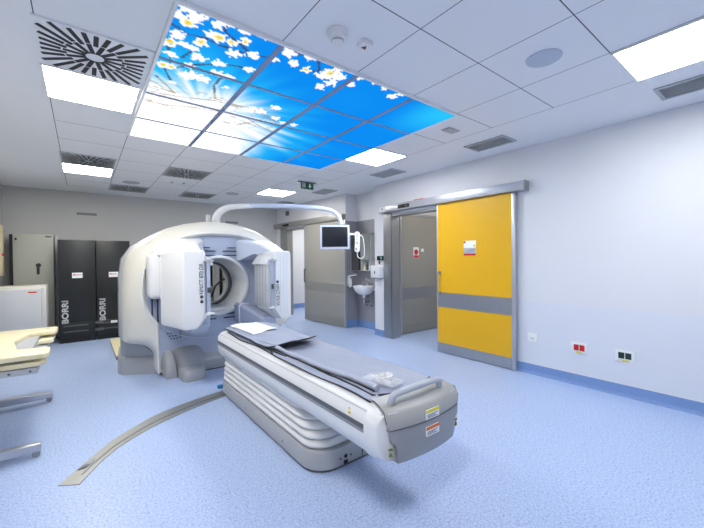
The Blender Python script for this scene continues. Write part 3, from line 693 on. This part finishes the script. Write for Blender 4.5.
def polar(poly, n=NP, c=(XC, .95)):
    out = []; m = len(poly)
    for k in range(n):
        q = 2*PI*k/n; dx, dz = math.cos(q), math.sin(q); best = 0
        for i in range(m):
            (x1, z1), (x2, z2) = poly[i], poly[(i+1) % m]
            ex, ez = x2-x1, z2-z1; den = dx*ez-dz*ex
            if abs(den) < 1e-9: continue
            r = ((x1-c[0])*ez-(z1-c[1])*ex)/den; u = ((x1-c[0])*dz-(z1-c[1])*dx)/den
            if r > best and -1e-6 <= u <= 1+1e-6: best = r
        out.append((c[0]+dx*best, c[1]+dz*best))
    return out
OP, OPI, AR = polar(opening()), polar(opening(-.03)), polar(arch())
def mixr(A_, B_, f, y): return [(a[0]+(b[0]-a[0])*f, y, a[1]+(b[1]-a[1])*f) for a, b in zip(A_, B_)]
k = MB()
k.loft([mixr(OPI, AR, 0, 4.87), mixr(OPI, AR, 0, 4.825), mixr(OP, AR, -.02, 4.80), mixr(OP, AR, .04, 4.80), mixr(OP, AR, .3, 4.82), mixr(OP, AR, .6, 4.855), mixr(OP, AR, .8, 4.90), mixr(OP, AR, .9, 4.95), mixr(OP, AR, .955, 5.02), mixr(OP, AR, .965, 5.06)])
k.build('front_housing', IVORY, t, smooth=40)
k = MB(); k.loft([mixr(OP, AR, .95, 5.05), mixr(OP, AR, .968, 5.065), mixr(OP, AR, .99, 5.12), mixr(OP, AR, 1.0, 5.2), mixr(OP, AR, 1.0, 5.55)]); k.build('side_cover', CABW, t, smooth=40)
k = MB(); AR2 = polar(arch(-.05, -.006)); AR3 = polar(arch(-.16, -.10))
k.loft([mixr(AR2, AR2, 0, 5.5), mixr(AR2, AR2, 0, 5.66), mixr(AR2, AR2, -.04, 5.68)]); k.loft([mixr(AR2, AR2, -.04, 5.68), [(XC+.345*math.cos(2*PI*q/NP), 5.68, ZB+.345*math.sin(2*PI*q/NP)) for q in range(NP)]])
k.build('rear_housing', IVORY, t, smooth=50)
# seam lines on the housing
k = MB()
for sx in (-1, 1): k.tube([(XC+sx*.95, 5.10, 1.655), (XC+sx*.88, 4.99, 1.60), (XC+sx*.80, 4.885, 1.50)], .003, 6)
k.build('panel_seam', GREYP, t)
k = MB(); k.tube([(XC-1.108, 5.40, .45), (XC-1.108, 5.40, 1.2), (XC-1.075, 5.40, 1.45), (XC-.96, 5.40, 1.63), (XC-.78, 5.40, 1.748)], .006, 6); k.build('side_seam', GREYP, t)
# white lip round the opening
k = MB(); k.tube([(p[0], 4.80, p[1]) for p in opening()], .011, 8); k.build('opening_lip', WHITEP, t)
# front face with the bore hole
RB = .375
bore = lambda r, y, n=NP: [(XC+r*math.cos(2*PI*q/n), y, ZB+r*math.sin(2*PI*q/n)) for q in range(n)]
OPF = polar(opening(-.01), c=(XC, ZB))
k = MB(); k.loft([[(p[0], 4.85, p[1]) for p in OPF], bore(RB+.02, 4.85)]); k.build('front_face', DISC, t, smooth=40)
k = MB(); k.loft([bore(RB+.03, 4.855), bore(RB+.03, 4.835), bore(RB+.015, 4.825), bore(RB-.005, 4.83), bore(RB-.015, 4.86), bore(RB-.03, 5.1), bore(RB-.045, 5.32)]); k.build('bore_tunnel', WHITEP, t, smooth=50)
k = MB(); k.loft([bore(RB-.045, 5.32), bore(RB-.075, 5.325), bore(RB-.075, 5.40)]); k.build('bore_seal', GREYD, t)
k = MB(); k.loft([bore(RB-.075, 5.40), bore(RB-.06, 5.5), bore(RB-.03, 5.68)]); k.build('rear_bore', GREYL, t, smooth=50)
k = MB(); k.box(XC-.27, XC+.12, 4.9, 5.3, ZB-.352, ZB-.31, b=.008); k.build('bore_floor_tray', WHITEP, t)
k = MB()
low = []
for q in range(41):
    a = PI*1.16+PI*.68*q/40; c, s = math.cos(a), math.sin(a); low.append((XC+.90*abs(c)**(2/2.35)*(1 if c > 0 else -1), 4.845, ZB-.69*abs(s)**(2/2.35)))
k.tube(low, .006, 6); k.build('rotor_seam', BLUEW, t)
for (z, a, b) in ((1.588, .12, .22), (1.542, .05, .27), (1.485, .05, .27), (.685, .05, .30), (.632, .05, .30)):
    for sx in (-1, 1): B(min(XC+sx*a, XC+sx*b), max(XC+sx*a, XC+sx*b), 4.838, 4.852, z-.007, z+.007).build('rail_slot', SLOTM, t, smooth=0)
for sx in (-1, 1):
    for dx in (.745, .805): B(XC+sx*dx-.008, XC+sx*dx+.008, 4.838, 4.852, .66, .985).build('rail_slot', SLOTM, t, smooth=0)
k = MB()
for sx in (-1, 1): k.box(XC+sx*.20-.10, XC+sx*.20+.10, 4.84, 4.853, 1.565, 1.625)
k.build('slot_cover', DISC, t, smooth=0)
k = MB()
for q in range(9):
    k.box(.82+.035*(q % 3)+.02*(q//3), .84+.035*(q % 3)+.02*(q//3), 4.842, 4.851, .50-.035*(q//3), .512-.035*(q//3))
for q in range(3): k.cyl((.975, 4.843, .515-.035*q), (.975, 4.851, .515-.035*q), .009, n=10)
k.build('status_marks', INK, t, smooth=0)
# inner works seen through the bore
B(1.30, 2.25, 6.10, 6.30, 0, .12, b=.01).build('rear_stand', GREYP, t)
B(1.76, 1.86, 6.12, 6.2, .11, 1.62, b=.012).build('rear_post', GREYL, t)
B(1.92, 1.95, 6.12, 6.2, .11, 1.6).build('rear_post', GREYL, t)
B(2.05, 2.20, 6.12, 6.2, .11, 1.6, b=.01).build('rear_post', GREYP, t)
B(1.35, 2.2, 6.22, 6.26, .11, 1.6).build('rear_screen', BLACKC, t)
B(1.36, 1.75, 6.14, 6.2, .3, .98, b=.01).build('rear_box', GREYP, t)
k = MB(); k.tube([(1.72, 6.12, .80), (1.78, 6.10, .98), (1.87, 6.10, 1.06), (1.96, 6.11, 1.10)], .014); k.build('rear_cable', BLACK, t)
# grey base
k = MB()
k.loft([[(.385, 5.9, z), (.335, 5.28, z), (.375, 5.17, z), (.72, 4.965, z), (.775, 4.97, z), (.80, 5.9, z)] for z in (.0, .15)] + [[(.39, 5.9, .20), (.343, 5.28, .20), (.385, 5.185, .20), (.72, 4.98, .20), (.775, 4.985, .20), (.80, 5.9, .20)], [(.41, 5.9, .215), (.37, 5.30, .215), (.415, 5.215, .215), (.72, 5.0, .215), (.775, 5.0, .215), (.80, 5.9, .215)], [(.405, 5.9, .40), (.365, 5.25, .40), (.41, 5.17, .40), (.55, 5.06, .40), (.775, 5.05, .25), (.80, 5.9, .40)], [(.42, 5.9, .42), (.385, 5.27, .42), (.42, 5.2, .42), (.55, 5.1, .42), (.775, 5.08, .27), (.8, 5.9, .42)]], True, True, True)
k.build('left_foot', BASEG, t, smooth=30)
k = MB(); k.loft([[(2*XC-x, y, z) for x, y in ((.405, 5.9), (.36, 5.28), (.40, 5.17), (.72, 4.965), (.775, 4.97), (.80, 5.9))] for z in (0, .4)], True, True, True); k.build('right_foot', BASEG, t, smooth=30)
k = MB(); k.box(.728, .752, 4.90, 5.1, 0, .40, b=.01); k.build('bezel_leg', IVORY, t)
def dome(y0, y1, x0, x1, h, n=14, nose=.0):
    rings = []
    for q in range(9):
        f = q/8; y = y1+(y0-y1)*f; hh = h*(1-.0*f)
        rings.append([(x, y, z) for x, z in [(x0, 0)]+[((x0+x1)/2-(x1-x0)/2*math.cos(PI*a/n), (hh-nose*f**2)*math.sin(PI*a/n)**.55) for a in range(1, n)]+[(x1, 0)]])
    return rings
def bump(pts_y, x0, x1, ex=.42):                                # pts_y: (y, height, width shrink)
    rings = []
    for y, h, s in pts_y:
        a0, a1 = x0+s, x1-s; r = []
        for q in range(17):
            a = PI*q/16; r.append(((a0+a1)/2-(a1-a0)/2*math.copysign(abs(math.cos(a))**.55, math.cos(a)), y, h*math.sin(a)**ex if 0 < q < 16 else 0))
        rings.append(r)
    return rings
k = MB(); k.loft(bump([(5.0, .305, 0), (4.86, .302, 0), (4.78, .285, 0), (4.71, .245, .002), (4.66, .18, .004), (4.635, .10, .006), (4.63, .04, .008)], .765, .90, .5), True, True, True); k.build('drive_cover', BASEG, t, smooth=60)
k = MB(); k.loft(bump([(5.0, .335, -.09), (4.86, .325, -.08), (4.77, .30, -.05), (4.68, .262, -.02), (4.60, .222, 0), (4.52, .176, .008), (4.48, .14, .02), (4.475, .03, .03)], .91, 1.185, .62), True, True, True); k.build('drive_hump', BASEG, t, smooth=60)
k = MB(); k.loft(bump([(4.95, .15, 0), (4.60, .15, 0), (4.48, .148, 0), (4.41, .135, .012), (4.375, .10, .03), (4.36, .04, .05)], .90, 1.175), True, True, True); k.build('drive_nose', BASEG, t, smooth=60)
k = MB(); k.prism([(4.98, 0), (4.70, 0), (4.695, .125), (4.71, .145), (4.84, .19), (4.98, .2)], 'x', 1.12, 2.22, b=.008); k.build('base_skirt', GREYL, t)
k = MB(); k.prism([(4.99, 0), (4.69, 0), (4.69, .012), (4.99, .012)], 'x', 1.12, 2.22); k.build('skirt_gasket', GREYD, t, smooth=0)

# detector heads (left one built, right one is its mirror)
def MX(mb, s):
    if s > 0:
        bmesh.ops.transform(mb.bm, matrix=Matrix.Translation((2*XC, 0, 0)) @ Matrix.Scale(-1, 4, (1, 0, 0)), verts=mb.bm.verts); bmesh.ops.reverse_faces(mb.bm, faces=mb.bm.faces)
    return mb
for s in (-1, 1):
    k = MB()
    def sec(z, g=0., cut=0.): return [(.838+g, 4.0+g, z), (.85+g, 3.99+g, z), (1.045-cut, 3.99+g, z), (1.075-g-cut, 4.03+g, z), (1.08-g-cut, 4.50, z), (.705+g, 4.50, z), (.735+g, 4.42, z)]
    k.loft([sec(.672, .02, .085), sec(.682, .006, .075), sec(.71, 0, .055), sec(.79), sec(1.48), sec(1.515, .005), sec(1.53, .02)], True, True, True)
    det = MX(k, s).build('detector_head', WHITEP, t, smooth=28)
    OFF[det] = OFF[t]
    k = MB()                                              # shoulder carrying the head
    back = [(.645, 1.47), (.665, 1.54), (.76, 1.665), (.80, 1.685), (1.20, 1.70), (1.235, 1.67), (1.235, 1.42), (1.18, 1.41)]
    mid_ = [(.70, 1.48), (.72, 1.54), (.80, 1.625), (.83, 1.637), (1.08, 1.64), (1.115, 1.62), (1.125, 1.50), (1.09, 1.49)]
    frt = [(.84, 1.50), (.845, 1.51), (.855, 1.522), (.88, 1.532), (1.02, 1.535), (1.05, 1.53), (1.055, 1.52), (1.04, 1.50)]
    k.loft([[(x, 4.85, z) for x, z in back], [(x, 4.72, z) for x, z in back], [(x, 4.50, z) for x, z in mid_], [(x*.9+.09, 4.44, z-.006) for x, z in mid_], [(x, 4.12, z) for x, z in frt]], True, True, True)
    MX(k, s).build('shoulder', BLUEW if s > 0 else WHITEP, det, smooth=30)
    k = MB(); k.box(.60, .76, 4.56, 4.84, .97, 1.50, b=.06, seg=4); k.box(.70, .80, 4.48, 4.6, .98, 1.46, b=.01); MX(k, s).build('arm_cover', WHITEP, det, smooth=40)
    k = MB()                                              # lower bracket
    lb = [(.95, .56), (1.22, .545), (1.27, .58), (1.275, .80), (1.245, .83), (1.15, .82), (.97, .72)]
    lf = [(.95, .60), (1.10, .60), (1.13, .61), (1.14, .66), (1.12, .69), (1.05, .69), (.97, .68)]
    k.loft([[(x, 4.85, z) for x, z in lb], [(x, 4.64, z) for x, z in lb], [(x, 4.18, z) for x, z in lf]], True, True, True)
    MX(k, s).build('lower_bracket', DISC, det, smooth=25)
    k = MB(); k.tube([(x, 4.64, z) for x, z in lb[1:6]], .012, 6); MX(k, s).build('bracket_lip', WHITEP, det)
    k = MB(); k.box(1.075, 1.125, 4.03, 4.48, .82, 1.38, b=.004); MX(k, s).build('collimator', CABW if s > 0 else DISC, det)
    k = MB(); k.prism([(1.07, 1.36), (1.155, 1.36), (1.155, 1.375), (1.09, 1.46), (1.07, 1.46)], 'y', 4.02, 4.49, b=.003); MX(k, s).build('collimator_flange', WHITEP, det)
    k = MB()
    for q in range(4): k.box(1.124, 1.127, 4.12+.09*q-.0015, 4.12+.09*q+.0015, .83, 1.37)
    for q in range(5): k.cyl((1.123, 4.10+.08*q, 1.10), (1.129, 4.10+.08*q, 1.10), .004, n=8)
    MX(k, s).build('collimator_seams', GREYP, det, smooth=0)
    k = MB(); k.box(1.078, 1.112, 3.985, 4.03, .80, 1.42, b=.004); MX(k, s).build('edge_rail', DISC, det)
    k = MB(); k.box(1.08, 1.11, 3.975, 3.99, 1.06, 1.12, b=.003); MX(k, s).build('sensor_window', INK, det)
    for z in (1.41, .83):
        k = MB(); k.cyl((1.09, 3.975, z), (1.09, 4.0, z), .022, n=16); k.box(1.09, 1.15, 3.97, 3.985, z-.012, z+.012, b=.004); k.box(1.035, 1.09, 3.975, 3.99, z-.008-.012*(z < 1), z+.008-.012*(z < 1), b=.003)
        MX(k, s).build('latch', WHITEP if z < 1 else GREYL, det)
    k = MB(); mx = 1.02 if s < 0 else 2*XC-1.025
    rot = PI/2 if s < 0 else -PI/2
    zt = 1.215 if s < 0 else .98
    k.text('NM/CT 870 DR', .062, Matrix.Translation((mx, 3.988, zt)) @ Matrix.Rotation(PI/2, 4, 'X') @ Matrix.Rotation(rot, 4, 'Z'), width=.33 if s < 0 else .27)
    for q in range(2):
        zz = (1.02-.052*q) if s < 0 else (1.145+.045*q)
        if s > 0 and q: continue
        k.cyl((mx, 3.986, zz), (mx, 3.992, zz), .018, n=16)
    k.build('lettering', INK, det, smooth=0)
    if s > 0:
        k = MB()
        for xx in (1.955, 2.0, 2.04): k.box(xx-.002, xx+.002, 3.988, 3.9915, .74, 1.49)
        k.build('rib_line', BLUEW, det, smooth=0)

# top fittings
k = MB(); k.box(1.43, 1.485, 5.27, 5.33, 1.94, 2.08, b=.008); k.build('top_beacon', WHITEP, GANTRY)

# ------------------------------------------------------------------ monitor arm, monitor, hand control
t = None
k = MB()
pth = catmull([(1.56, 5.22, 1.90), (1.535, 5.19, 1.99), (1.555, 5.15, 2.08), (1.62, 5.10, 2.15), (1.73, 5.05, 2.19), (2.0, 4.93, 2.215)], 8)
k.tube(pth, [.062-.028*(i/(len(pth)-1))**1.2 for i in range(len(pth))], 16); arm = k.build('monitor_arm', WHITEP, GANTRY, smooth=60)
k = MB(); pth = catmull([(1.95, 4.95, 2.214), (2.3, 4.80, 2.222), (2.7, 4.60, 2.215), (2.95, 4.50, 2.195), (3.09, 4.44, 2.15), (3.16, 4.40, 2.07), (3.19, 4.38, 1.955)], 8)
k.tube(pth, .034, 16); k.build('boom', BLUEW, arm, smooth=60)
# monitor: built in its own frame, turned towards the table
ang = math.atan2(-(4.30-4.58), (3.28-2.92)); ROTM = -ang
t = thing('monitor', 'black-screened monitor in a white frame hanging from the curved arm', 'monitor', (3.105, 4.44, 1.575), ROTM)
B(-.228, .228, -.02, .035, 0, .375, b=.012).build('bezel', BLUEW, t)
B(-.198, .198, -.023, -.018, .035, .345, b=.002).build('screen', SCREEN, t)
B(-.15, .15, .035, .07, .05, .33, b=.02).build('back_shell', WHITEP, t)
k = MB(); k.box(.226, .33, .0, .022, .215, .25, b=.006); k.build('side_bracket', WHITEP, t)
t = thing('hand_control', 'white hand control with round buttons hung beside the monitor', 'remote control', (3.105, 4.44, 1.52), ROTM)
k = MB(); k.prism([(.30, .03), (.335, .0), (.375, .01), (.385, .05), (.385, .30), (.36, .325), (.32, .32), (.305, .29), (.31, .16)], 'y', -.03, .0, b=.008); k.build('case', WHITEP, t)
for q, z in enumerate((.26, .205, .15)):
    MB().cyl((.347, -.031, z), (.347, -.036, z), .018, n=20).build('button', GREYL if q != 1 else BLUEW, t)
B(.318, .338, -.034, -.029, .045, .065, b=.003).build('black_button', BLACK, t)
B(.333, .363, -.033, -.029, .293, .303).build('indicator', INK, t, smooth=0)
k = MB(); k.tube(catmull([(.345, -.015, .0), (.35, -.015, -.06), (.39, -.015, -.09), (.44, -.015, -.07), (.455, -.01, .0), (.452, .0, .12), (.43, .008, .24), (.38, .012, .27)], 8), .007, 8); k.build('cable', WHITEP, t)

# ------------------------------------------------------------------ patient table
t = thing('patient_table', 'long white patient table on a ribbed lifting base in front of the scanner', 'patient table', (XC, 2.7, 0))
TABLE = t
def rrect(cx, cy, hx, hy, r, z, n=8):
    out = []
    for (sx, sy, a0) in ((1, 1, 0), (-1, 1, PI/2), (-1, -1, PI), (1, -1, PI*1.5)):
        for q in range(n+1):
            a = a0+PI/2*q/n; out.append((cx+sx*(hx-r)+r*math.cos(a), cy+sy*(hy-r)+r*math.sin(a), z))
    return out
k = MB(); k.loft([rrect(XC, 2.89, .30, .975, .16, .0), rrect(XC, 2.89, .30, .975, .16, .02), rrect(XC, 2.89, .315, .99, .17, .022), rrect(XC, 2.89, .317, .992, .17, .125), rrect(XC, 2.89, .308, .983, .165, .14)], True, True, True)
k.build('base_plinth', mat('plinth_grey', (172, 174, 178), .4), t, smooth=40)
k = MB(); k.loft([rrect(XC, 2.89, .302, .977, .16, .0), rrect(XC, 2.89, .302, .977, .16, .022)], True); k.build('base_shadow_gap', GREYD, t)
rings = [rrect(XC, 2.89, .25, .9, .15, .135)]
nb = 5
for q in range(nb):
    for f in range(7):
        u = f/6; z = .14+(q+u)*.26/nb; g = math.sin(PI*u)**.6*.026; top = (q+u)/nb
        y0 = 1.935+.22*top**1.6; y1 = 3.87-.02*top; hx = .278-.012*top
        rings.append(rrect(XC, (y0+y1)/2, hx+g, (y1-y0)/2+g-.02, .15, z))
k = MB(); k.loft(rings, True, True, True); k.build('bellows', mat('bellows_white', (226, 226, 226), .45), t, smooth=60)
MB().cyl((1.40, 1.903, .075), (1.40, 1.895, .075), .013, n=16).build('base_socket', BLACK, t)
for dx in (-.045, .045): MB().cyl((1.40+dx, 1.903, .07), (1.40+dx, 1.895, .07), .006, n=10).build('screw_head', BLACK, t)
B(1.385, 1.415, 1.894, 1.905, .025, .048).build('cable_outlet', BLACK, t, smooth=0)
B(1.545, 1.549, 1.894, 1.906, .025, .13).build('plinth_seam', GREYD, t, smooth=0)
k = MB(); k.box(1.155, 1.165, 2.5, 2.502, .03, .12); k.cyl((1.150, 2.35, .07), (1.156, 2.35, .07), .006, n=10); k.cyl((1.150, 3.1, .07), (1.156, 3.1, .07), .006, n=10); k.build('plinth_screws', GREYD, t, smooth=0)
k = MB(); k.box(1.125, 1.19, 3.80, 3.86, .04, .075, b=.012); k.build('blue_pedal', BLUEC, t, label='small blue pedal at the base')
# bed body
def prof(sc=1., dz=0.):
    L = [(.24, .384), (.30, .40), (.322, .43), (.33, .49), (.33, .56), (.325, .595), (.305, .630), (.268, .646), (.225, .648), (.215, .634), (.0, .620)]
    a = [(XC-x*sc, z) for x, z in L]; b = [(XC+x*sc, z) for x, z in L[::-1][1:]]
    return a+b
def ringy(y, s=1., zs=1.): return [(x, y, .5+(z-.5)*zs) for x, z in prof(s)]
k = MB(); k.loft([ringy(1.36), ringy(3.82), ringy(3.86, .985, .98), ringy(3.885, .94, .9)], True, True, True); k.build('bed_frame', WHITEP, t, smooth=32)
for s in (-1, 1):
    xa, xb = sorted((XC+s*.322, XC+s*.3325))
    B(xa, xb, 1.37, 3.84, .530, .556).build('rail_stripe', GREYD, t, smooth=0)
    B(xa, xb, 1.37, 3.84, .512, .5295).build('rail_groove', GREYP, t, smooth=0)
    k = MB(); k.tube([(XC+s*.312, 1.37, .622), (XC+s*.312, 3.83, .622)], .0025, 6); k.build('rail_seam', GREYL, t)
k = MB(); k.box(1.137, 1.142, 1.50, 1.515, .572, .584); k.prism([(1.505, .592), (1.525, .592), (1.515, .605)], 'x', 1.1435, 1.149); k.build('side_marks', YLAB, t, smooth=0)
# end cap with bulging front
def yfront(x): return 1.225+.055*((x-XC)/.34)**2
def capring(d, s, zs=1.): return [(XC+(x-XC)*s, (yfront(x)+d), .51+(z-.51)*zs) for x, z in prof(1.03)]
k = MB(); k.loft([[(x, 1.375, z) for x, z in prof(1.035)], [(x, 1.33, z) for x, z in prof(1.04)], capring(.035, 1., .89), capring(.01, .985, .89), capring(.0, .95, .94)], True, True, True)
cap = k.build('end_cap', WHITEP, t, smooth=45)
def panel(x0, x1, zs, d, xi=None):
    def f(u, v):
        z = zs[0]+(zs[1]-zs[0])*v; x = x0+(x1-x0)*u
        return Vector((x, yfront(x)-d, z))
    return f
k = MB()
n = 20; rows = []
for (z, d, a, b) in ((.375, -.03, 1.25, 1.69), (.378, .006, 1.245, 1.695), (.41, .010, 1.235, 1.705), (.475, .012, 1.23, 1.71), (.50, .012, 1.195, 1.745), (.545, .013, 1.19, 1.75), (.552, .012, 1.19, 1.75), (.553, -.03, 1.19, 1.75)):
    rows.append([(a+(b-a)*q/n, yfront(a+(b-a)*q/n)-d, z) for q in range(n+1)])
k.loft(rows, False); k.build('end_panel', GREYP, cap, smooth=40)
rows = []
for (z, d, a, b) in ((.556, -.03, 1.20, 1.74), (.557, .012, 1.185, 1.755), (.59, .012, 1.178, 1.762), (.628, .002, 1.178, 1.762), (.652, -.025, 1.185, 1.755), (.664, -.07, 1.195, 1.745), (.666, -.16, 1.21, 1.73), (.64, -.19, 1.21, 1.73)):
    rows.append([(a+(b-a)*q/n, yfront(a+(b-a)*q/n)-d, z-.030*0) for q in range(n+1)])
k = MB(); k.loft(rows, False); k.build('upper_panel', mat('warm_grey_plastic', (166, 166, 164), .38), cap, smooth=40)
k = MB()
k.tube([(1.195+.55*q/n, yfront(1.195+.55*q/n)-.0135, .5545) for q in range(n+1)], .003, 6); k.tube([(1.195, yfront(1.195)-.010, .553), (1.177, yfront(1.18)-.008, .60), (1.18, yfront(1.18)+.012, .645), (1.20, 1.37, .668)], .003, 6); k.tube([(1.745, yfront(1.745)-.010, .553), (1.763, yfront(1.76)-.008, .60), (1.76, yfront(1.76)+.012, .645), (1.74, 1.37, .668)], .003, 6)
k.build('panel_seam', GREYD, cap)
k = MB()
hp = catmull([(1.255, 1.31, .64), (1.252, 1.30, .675), (1.27, 1.292, .706), (1.35, 1.272, .724), (1.45, 1.264, .730), (1.55, 1.272, .726), (1.625, 1.292, .708), (1.642, 1.30, .68), (1.64, 1.31, .645)], 6)
k.tube(hp, .0185, 12); k.build('grab_handle', mat('handle_grey', (186, 191, 200), .35), cap, smooth=60)
def label_plate(x, z, w, h, topm, lines):
    y = yfront(x)-.0145
    p_ = B(x-w/2, x+w/2, y-.002, y+.004, z-h/2, z+h/2).build('warning_label', PRINTW, cap, smooth=0)
    B(x-w/2, x+w/2, y-.003, y-.0015, z+h*.18, z+h/2).build('label_header', topm, p_, smooth=0)
    q = MB()
    for i in range(lines): q.box(x-w*.42, x+w*(.36-.2*(i % 2)), y-.003, y-.0015, z-h*.36+i*h*.15, z-h*.36+i*h*.15+h*.06)
    q.build('label_text', INK, p_, smooth=0)
label_plate(1.475, .585, .105, .050, YLAB, 3)
label_plate(1.475, .495, .105, .050, OLAB, 3)
for x in (1.203, 1.738):
    y = yfront(x)-.0075; q = MB()
    an = math.atan(.11*(x-XC)/.1156); q.box(-.011, .011, -.003, .006, .455, .463); q.prism([(-.010, .425), (.010, .425), (0, .446)], 'y', -.003, .006); bmesh.ops.transform(q.bm, matrix=Matrix.Translation((x, y, 0)) @ Matrix.Rotation(an, 4, 'Z'), verts=q.bm.verts)
    q.build('warning_marks', mat('mark_green', (120, 140, 40), .5), cap, smooth=0)

# mattress, flap, sheet, bag
def wr(x, y, a=1.): return a*(.006*noise.noise(Vector((x*5, y*3, 1)))+.004*noise.noise(Vector((x*13+y*6, y*7, 5))))
t = thing('table_mattress', 'grey vinyl mattress with rolled side flaps lying on the patient table', 'mattress', (XC, 2.6, .625))
def fpad(u, v):
    x = 1.25+.46*u; y = 1.43+2.42*v; e = abs(2*u-1)
    return Vector((x+.01*math.sin(v*9), y, .650+.022*e**3+wr(x, y, 1.5)))
k = MB(); k.grid(fpad, 30, 100, .012); k.build('pad', PAD, t, smooth=60)
k = MB()
k.tube([(fpad(0, q/60)+Vector((-.004, 0, -.006))) for q in range(61)], .006, 8); k.tube([(fpad(1, q/60)+Vector((.004, 0, -.006))) for q in range(61)], .006, 8); k.tube([(fpad(q/20, 0)+Vector((0, -.004, -.006))) for q in range(21)], .006, 8)
k.build('black_piping', BLACK, t)
def froll(q):
    y = 1.46+1.62*q; return Vector((1.262+.04*(1-q)**2+.008*math.sin(q*11), y, .686+.004*math.sin(q*17)))
k = MB(); k.tube([froll(q/50) for q in range(51)], [.020+.004*math.sin(q*.7) for q in range(51)], 12, flat=.8); k.build('rolled_flap', PADL, t, smooth=60)
k = MB(); k.tube([froll(q/50)+Vector((-.022, 0, -.012)) for q in range(51)], .005, 8); k.build('flap_piping', BLACK, t)
def fside(u, v):
    y = 1.40+2.3*v; x = 1.198+.065*u+.010*math.sin(v*13); return Vector((x, y, .656+.014*u+.004*math.sin(v*21)))
k = MB(); k.grid(fside, 6, 60, .005); k.build('side_flap', PAD, t, smooth=60)
k = MB(); k.tube([fside(0, q/60)+Vector((0, 0, -.002)) for q in range(61)], .0045, 8); k.build('side_piping', BLACK, t)
B(1.61, 1.715, 1.365, 1.435, .648, .658, b=.003).build('black_strap', BLACK, t)
t = thing('leg_wrap_pad', 'separate grey pad with a curled black-edged end over the far half of the mattress', 'pad', (1.43, 3.2, .68))
def fflap(u, v):
    y = 3.80-1.10*v-.06*math.sin(u*PI)*v; x = 1.205+.455*u+.03*(1-v)*u
    curl = max(0, v-.86)/.14
    return Vector((x, y, .700+.012*math.sin(u*PI*1.1)+.028*curl**2*(.35+.65*u)+wr(x+3, y, 1.6)-.010*(1-u)))
k = MB(); k.grid(fflap, 26, 50, .010); k.build('pad', PADL, t, smooth=60)
k = MB(); k.tube([fflap(q/40, 1)+Vector((0, -.002, -.006)) for q in range(41)], .0065, 8); k.tube([fflap(0, q/40)+Vector((-.002, 0, -.006)) for q in range(41)], .005, 8); k.build('black_piping', BLACK, t)
k = MB(); k.tube([fflap(.10, 1)+Vector((0, .0, -.008)), fflap(.05, 1)+Vector((-.03, -.05, -.02)), fflap(0, 1)+Vector((-.02, -.12, -.028))], .006, 8); k.build('strap_end', BLACK, t)
def fsheet(u, v):
    x = 1.255+.30*u+.02*v; y = 3.80-.60*v+.10*(v)*(u-.1)
    p_ = fflap(max(0, min(1, (x-1.205)/.46)), max(0, min(1, (3.80-y)/1.10))); return Vector((x, y, p_.z+.010+.004*math.sin(u*6+v*3)))
k = MB(); k.grid(fsheet, 20, 24, .002); k.build('paper_sheet', PAPER, None, 'white paper sheet on the far end of the pad, next to the scanner', 'paper sheet', smooth=60)
t = thing('plastic_bag', 'crumpled clear plastic bag of coiled tubing near the table handle', 'plastic bag', (1.42, 1.55, .66))
def bagf(u, v):
    x = 1.335+.13*u+.055*v; y = 1.67-.24*v+.03*u
    s = math.sin(PI*u)*math.sin(PI*v)
    return Vector((x, y, .676+.035*s**.6+.014*noise.noise(Vector((u*6, v*6, 2)))*(.4+s)))
k = MB(); k.grid(bagf, 26, 26); k.build('film', CLEAR, t, smooth=20)
k = MB()
k.tube([(1.43+.045*math.cos(a*.55)+.003*a*.1, 1.55+.055*math.sin(a*.55), .684+.0008*a) for a in range(36)], .0045, 8); k.tube([(1.40, 1.60, .69), (1.44, 1.56, .70), (1.47, 1.50, .69), (1.50, 1.46, .68)], .007, 8)
k.build('tubing', WHITEP, t)

# ------------------------------------------------------------------ added fill lights beyond the doors, no fixtures modelled
def area(name, loc, sx, sy, e, c=(1, 1, 1)):
    l = bpy.data.lights.new(name, 'AREA'); l.shape = 'RECTANGLE'; l.size = sx; l.size_y = sy; l.energy = e; l.color = c
    o = bpy.data.objects.new(name, l); col.objects.link(o); o.location = loc; return o
area('lobby_fill', (5.6, 3.5, 2.64), .8, .8, 16, (1, .95, .82))
area('side_room_fill', (5.3, 7.9, 2.64), .8, .8, 32, (1, .99, .96))

wd = bpy.data.worlds.new('w'); scene.world = wd; wd.use_nodes = True
wd.node_tree.nodes['Background'].inputs[0].default_value = (.6, .65, .75, 1); wd.node_tree.nodes['Background'].inputs[1].default_value = .2

# ------------------------------------------------------------------ camera
f, yaw, pitch, roll = 348.5192, .6585, -.0123, .0088
def rowm():
    c, s = math.cos(yaw), math.sin(yaw); A = Matrix(((c, -s, 0), (s, c, 0), (0, 0, 1)))
    c, s = math.cos(pitch), math.sin(pitch); P_ = Matrix(((1, 0, 0), (0, c, s), (0, -s, c)))
    c, s = math.cos(roll), math.sin(roll); R_ = Matrix(((c, 0, -s), (0, 1, 0), (s, 0, c)))
    return R_ @ P_ @ A
m = rowm()
cam = bpy.data.cameras.new('camera'); cam.sensor_width = 36; cam.lens = f/704*36; cam.clip_start = .02
co = bpy.data.objects.new('camera', cam); col.objects.link(co)
rt, fw, up = m[0], m[1], m[2]
co.matrix_world = Matrix(((rt[0], up[0], -fw[0], 0), (rt[1], up[1], -fw[1], 0), (rt[2], up[2], -fw[2], 1.41), (0, 0, 0, 1)))
scene.camera = co
scene.view_settings.view_transform = 'Standard'; scene.view_settings.look = 'None'
scene.view_settings.exposure = EXPO; scene.view_settings.gamma = 1; scene.view_settings.use_curve_mapping = False
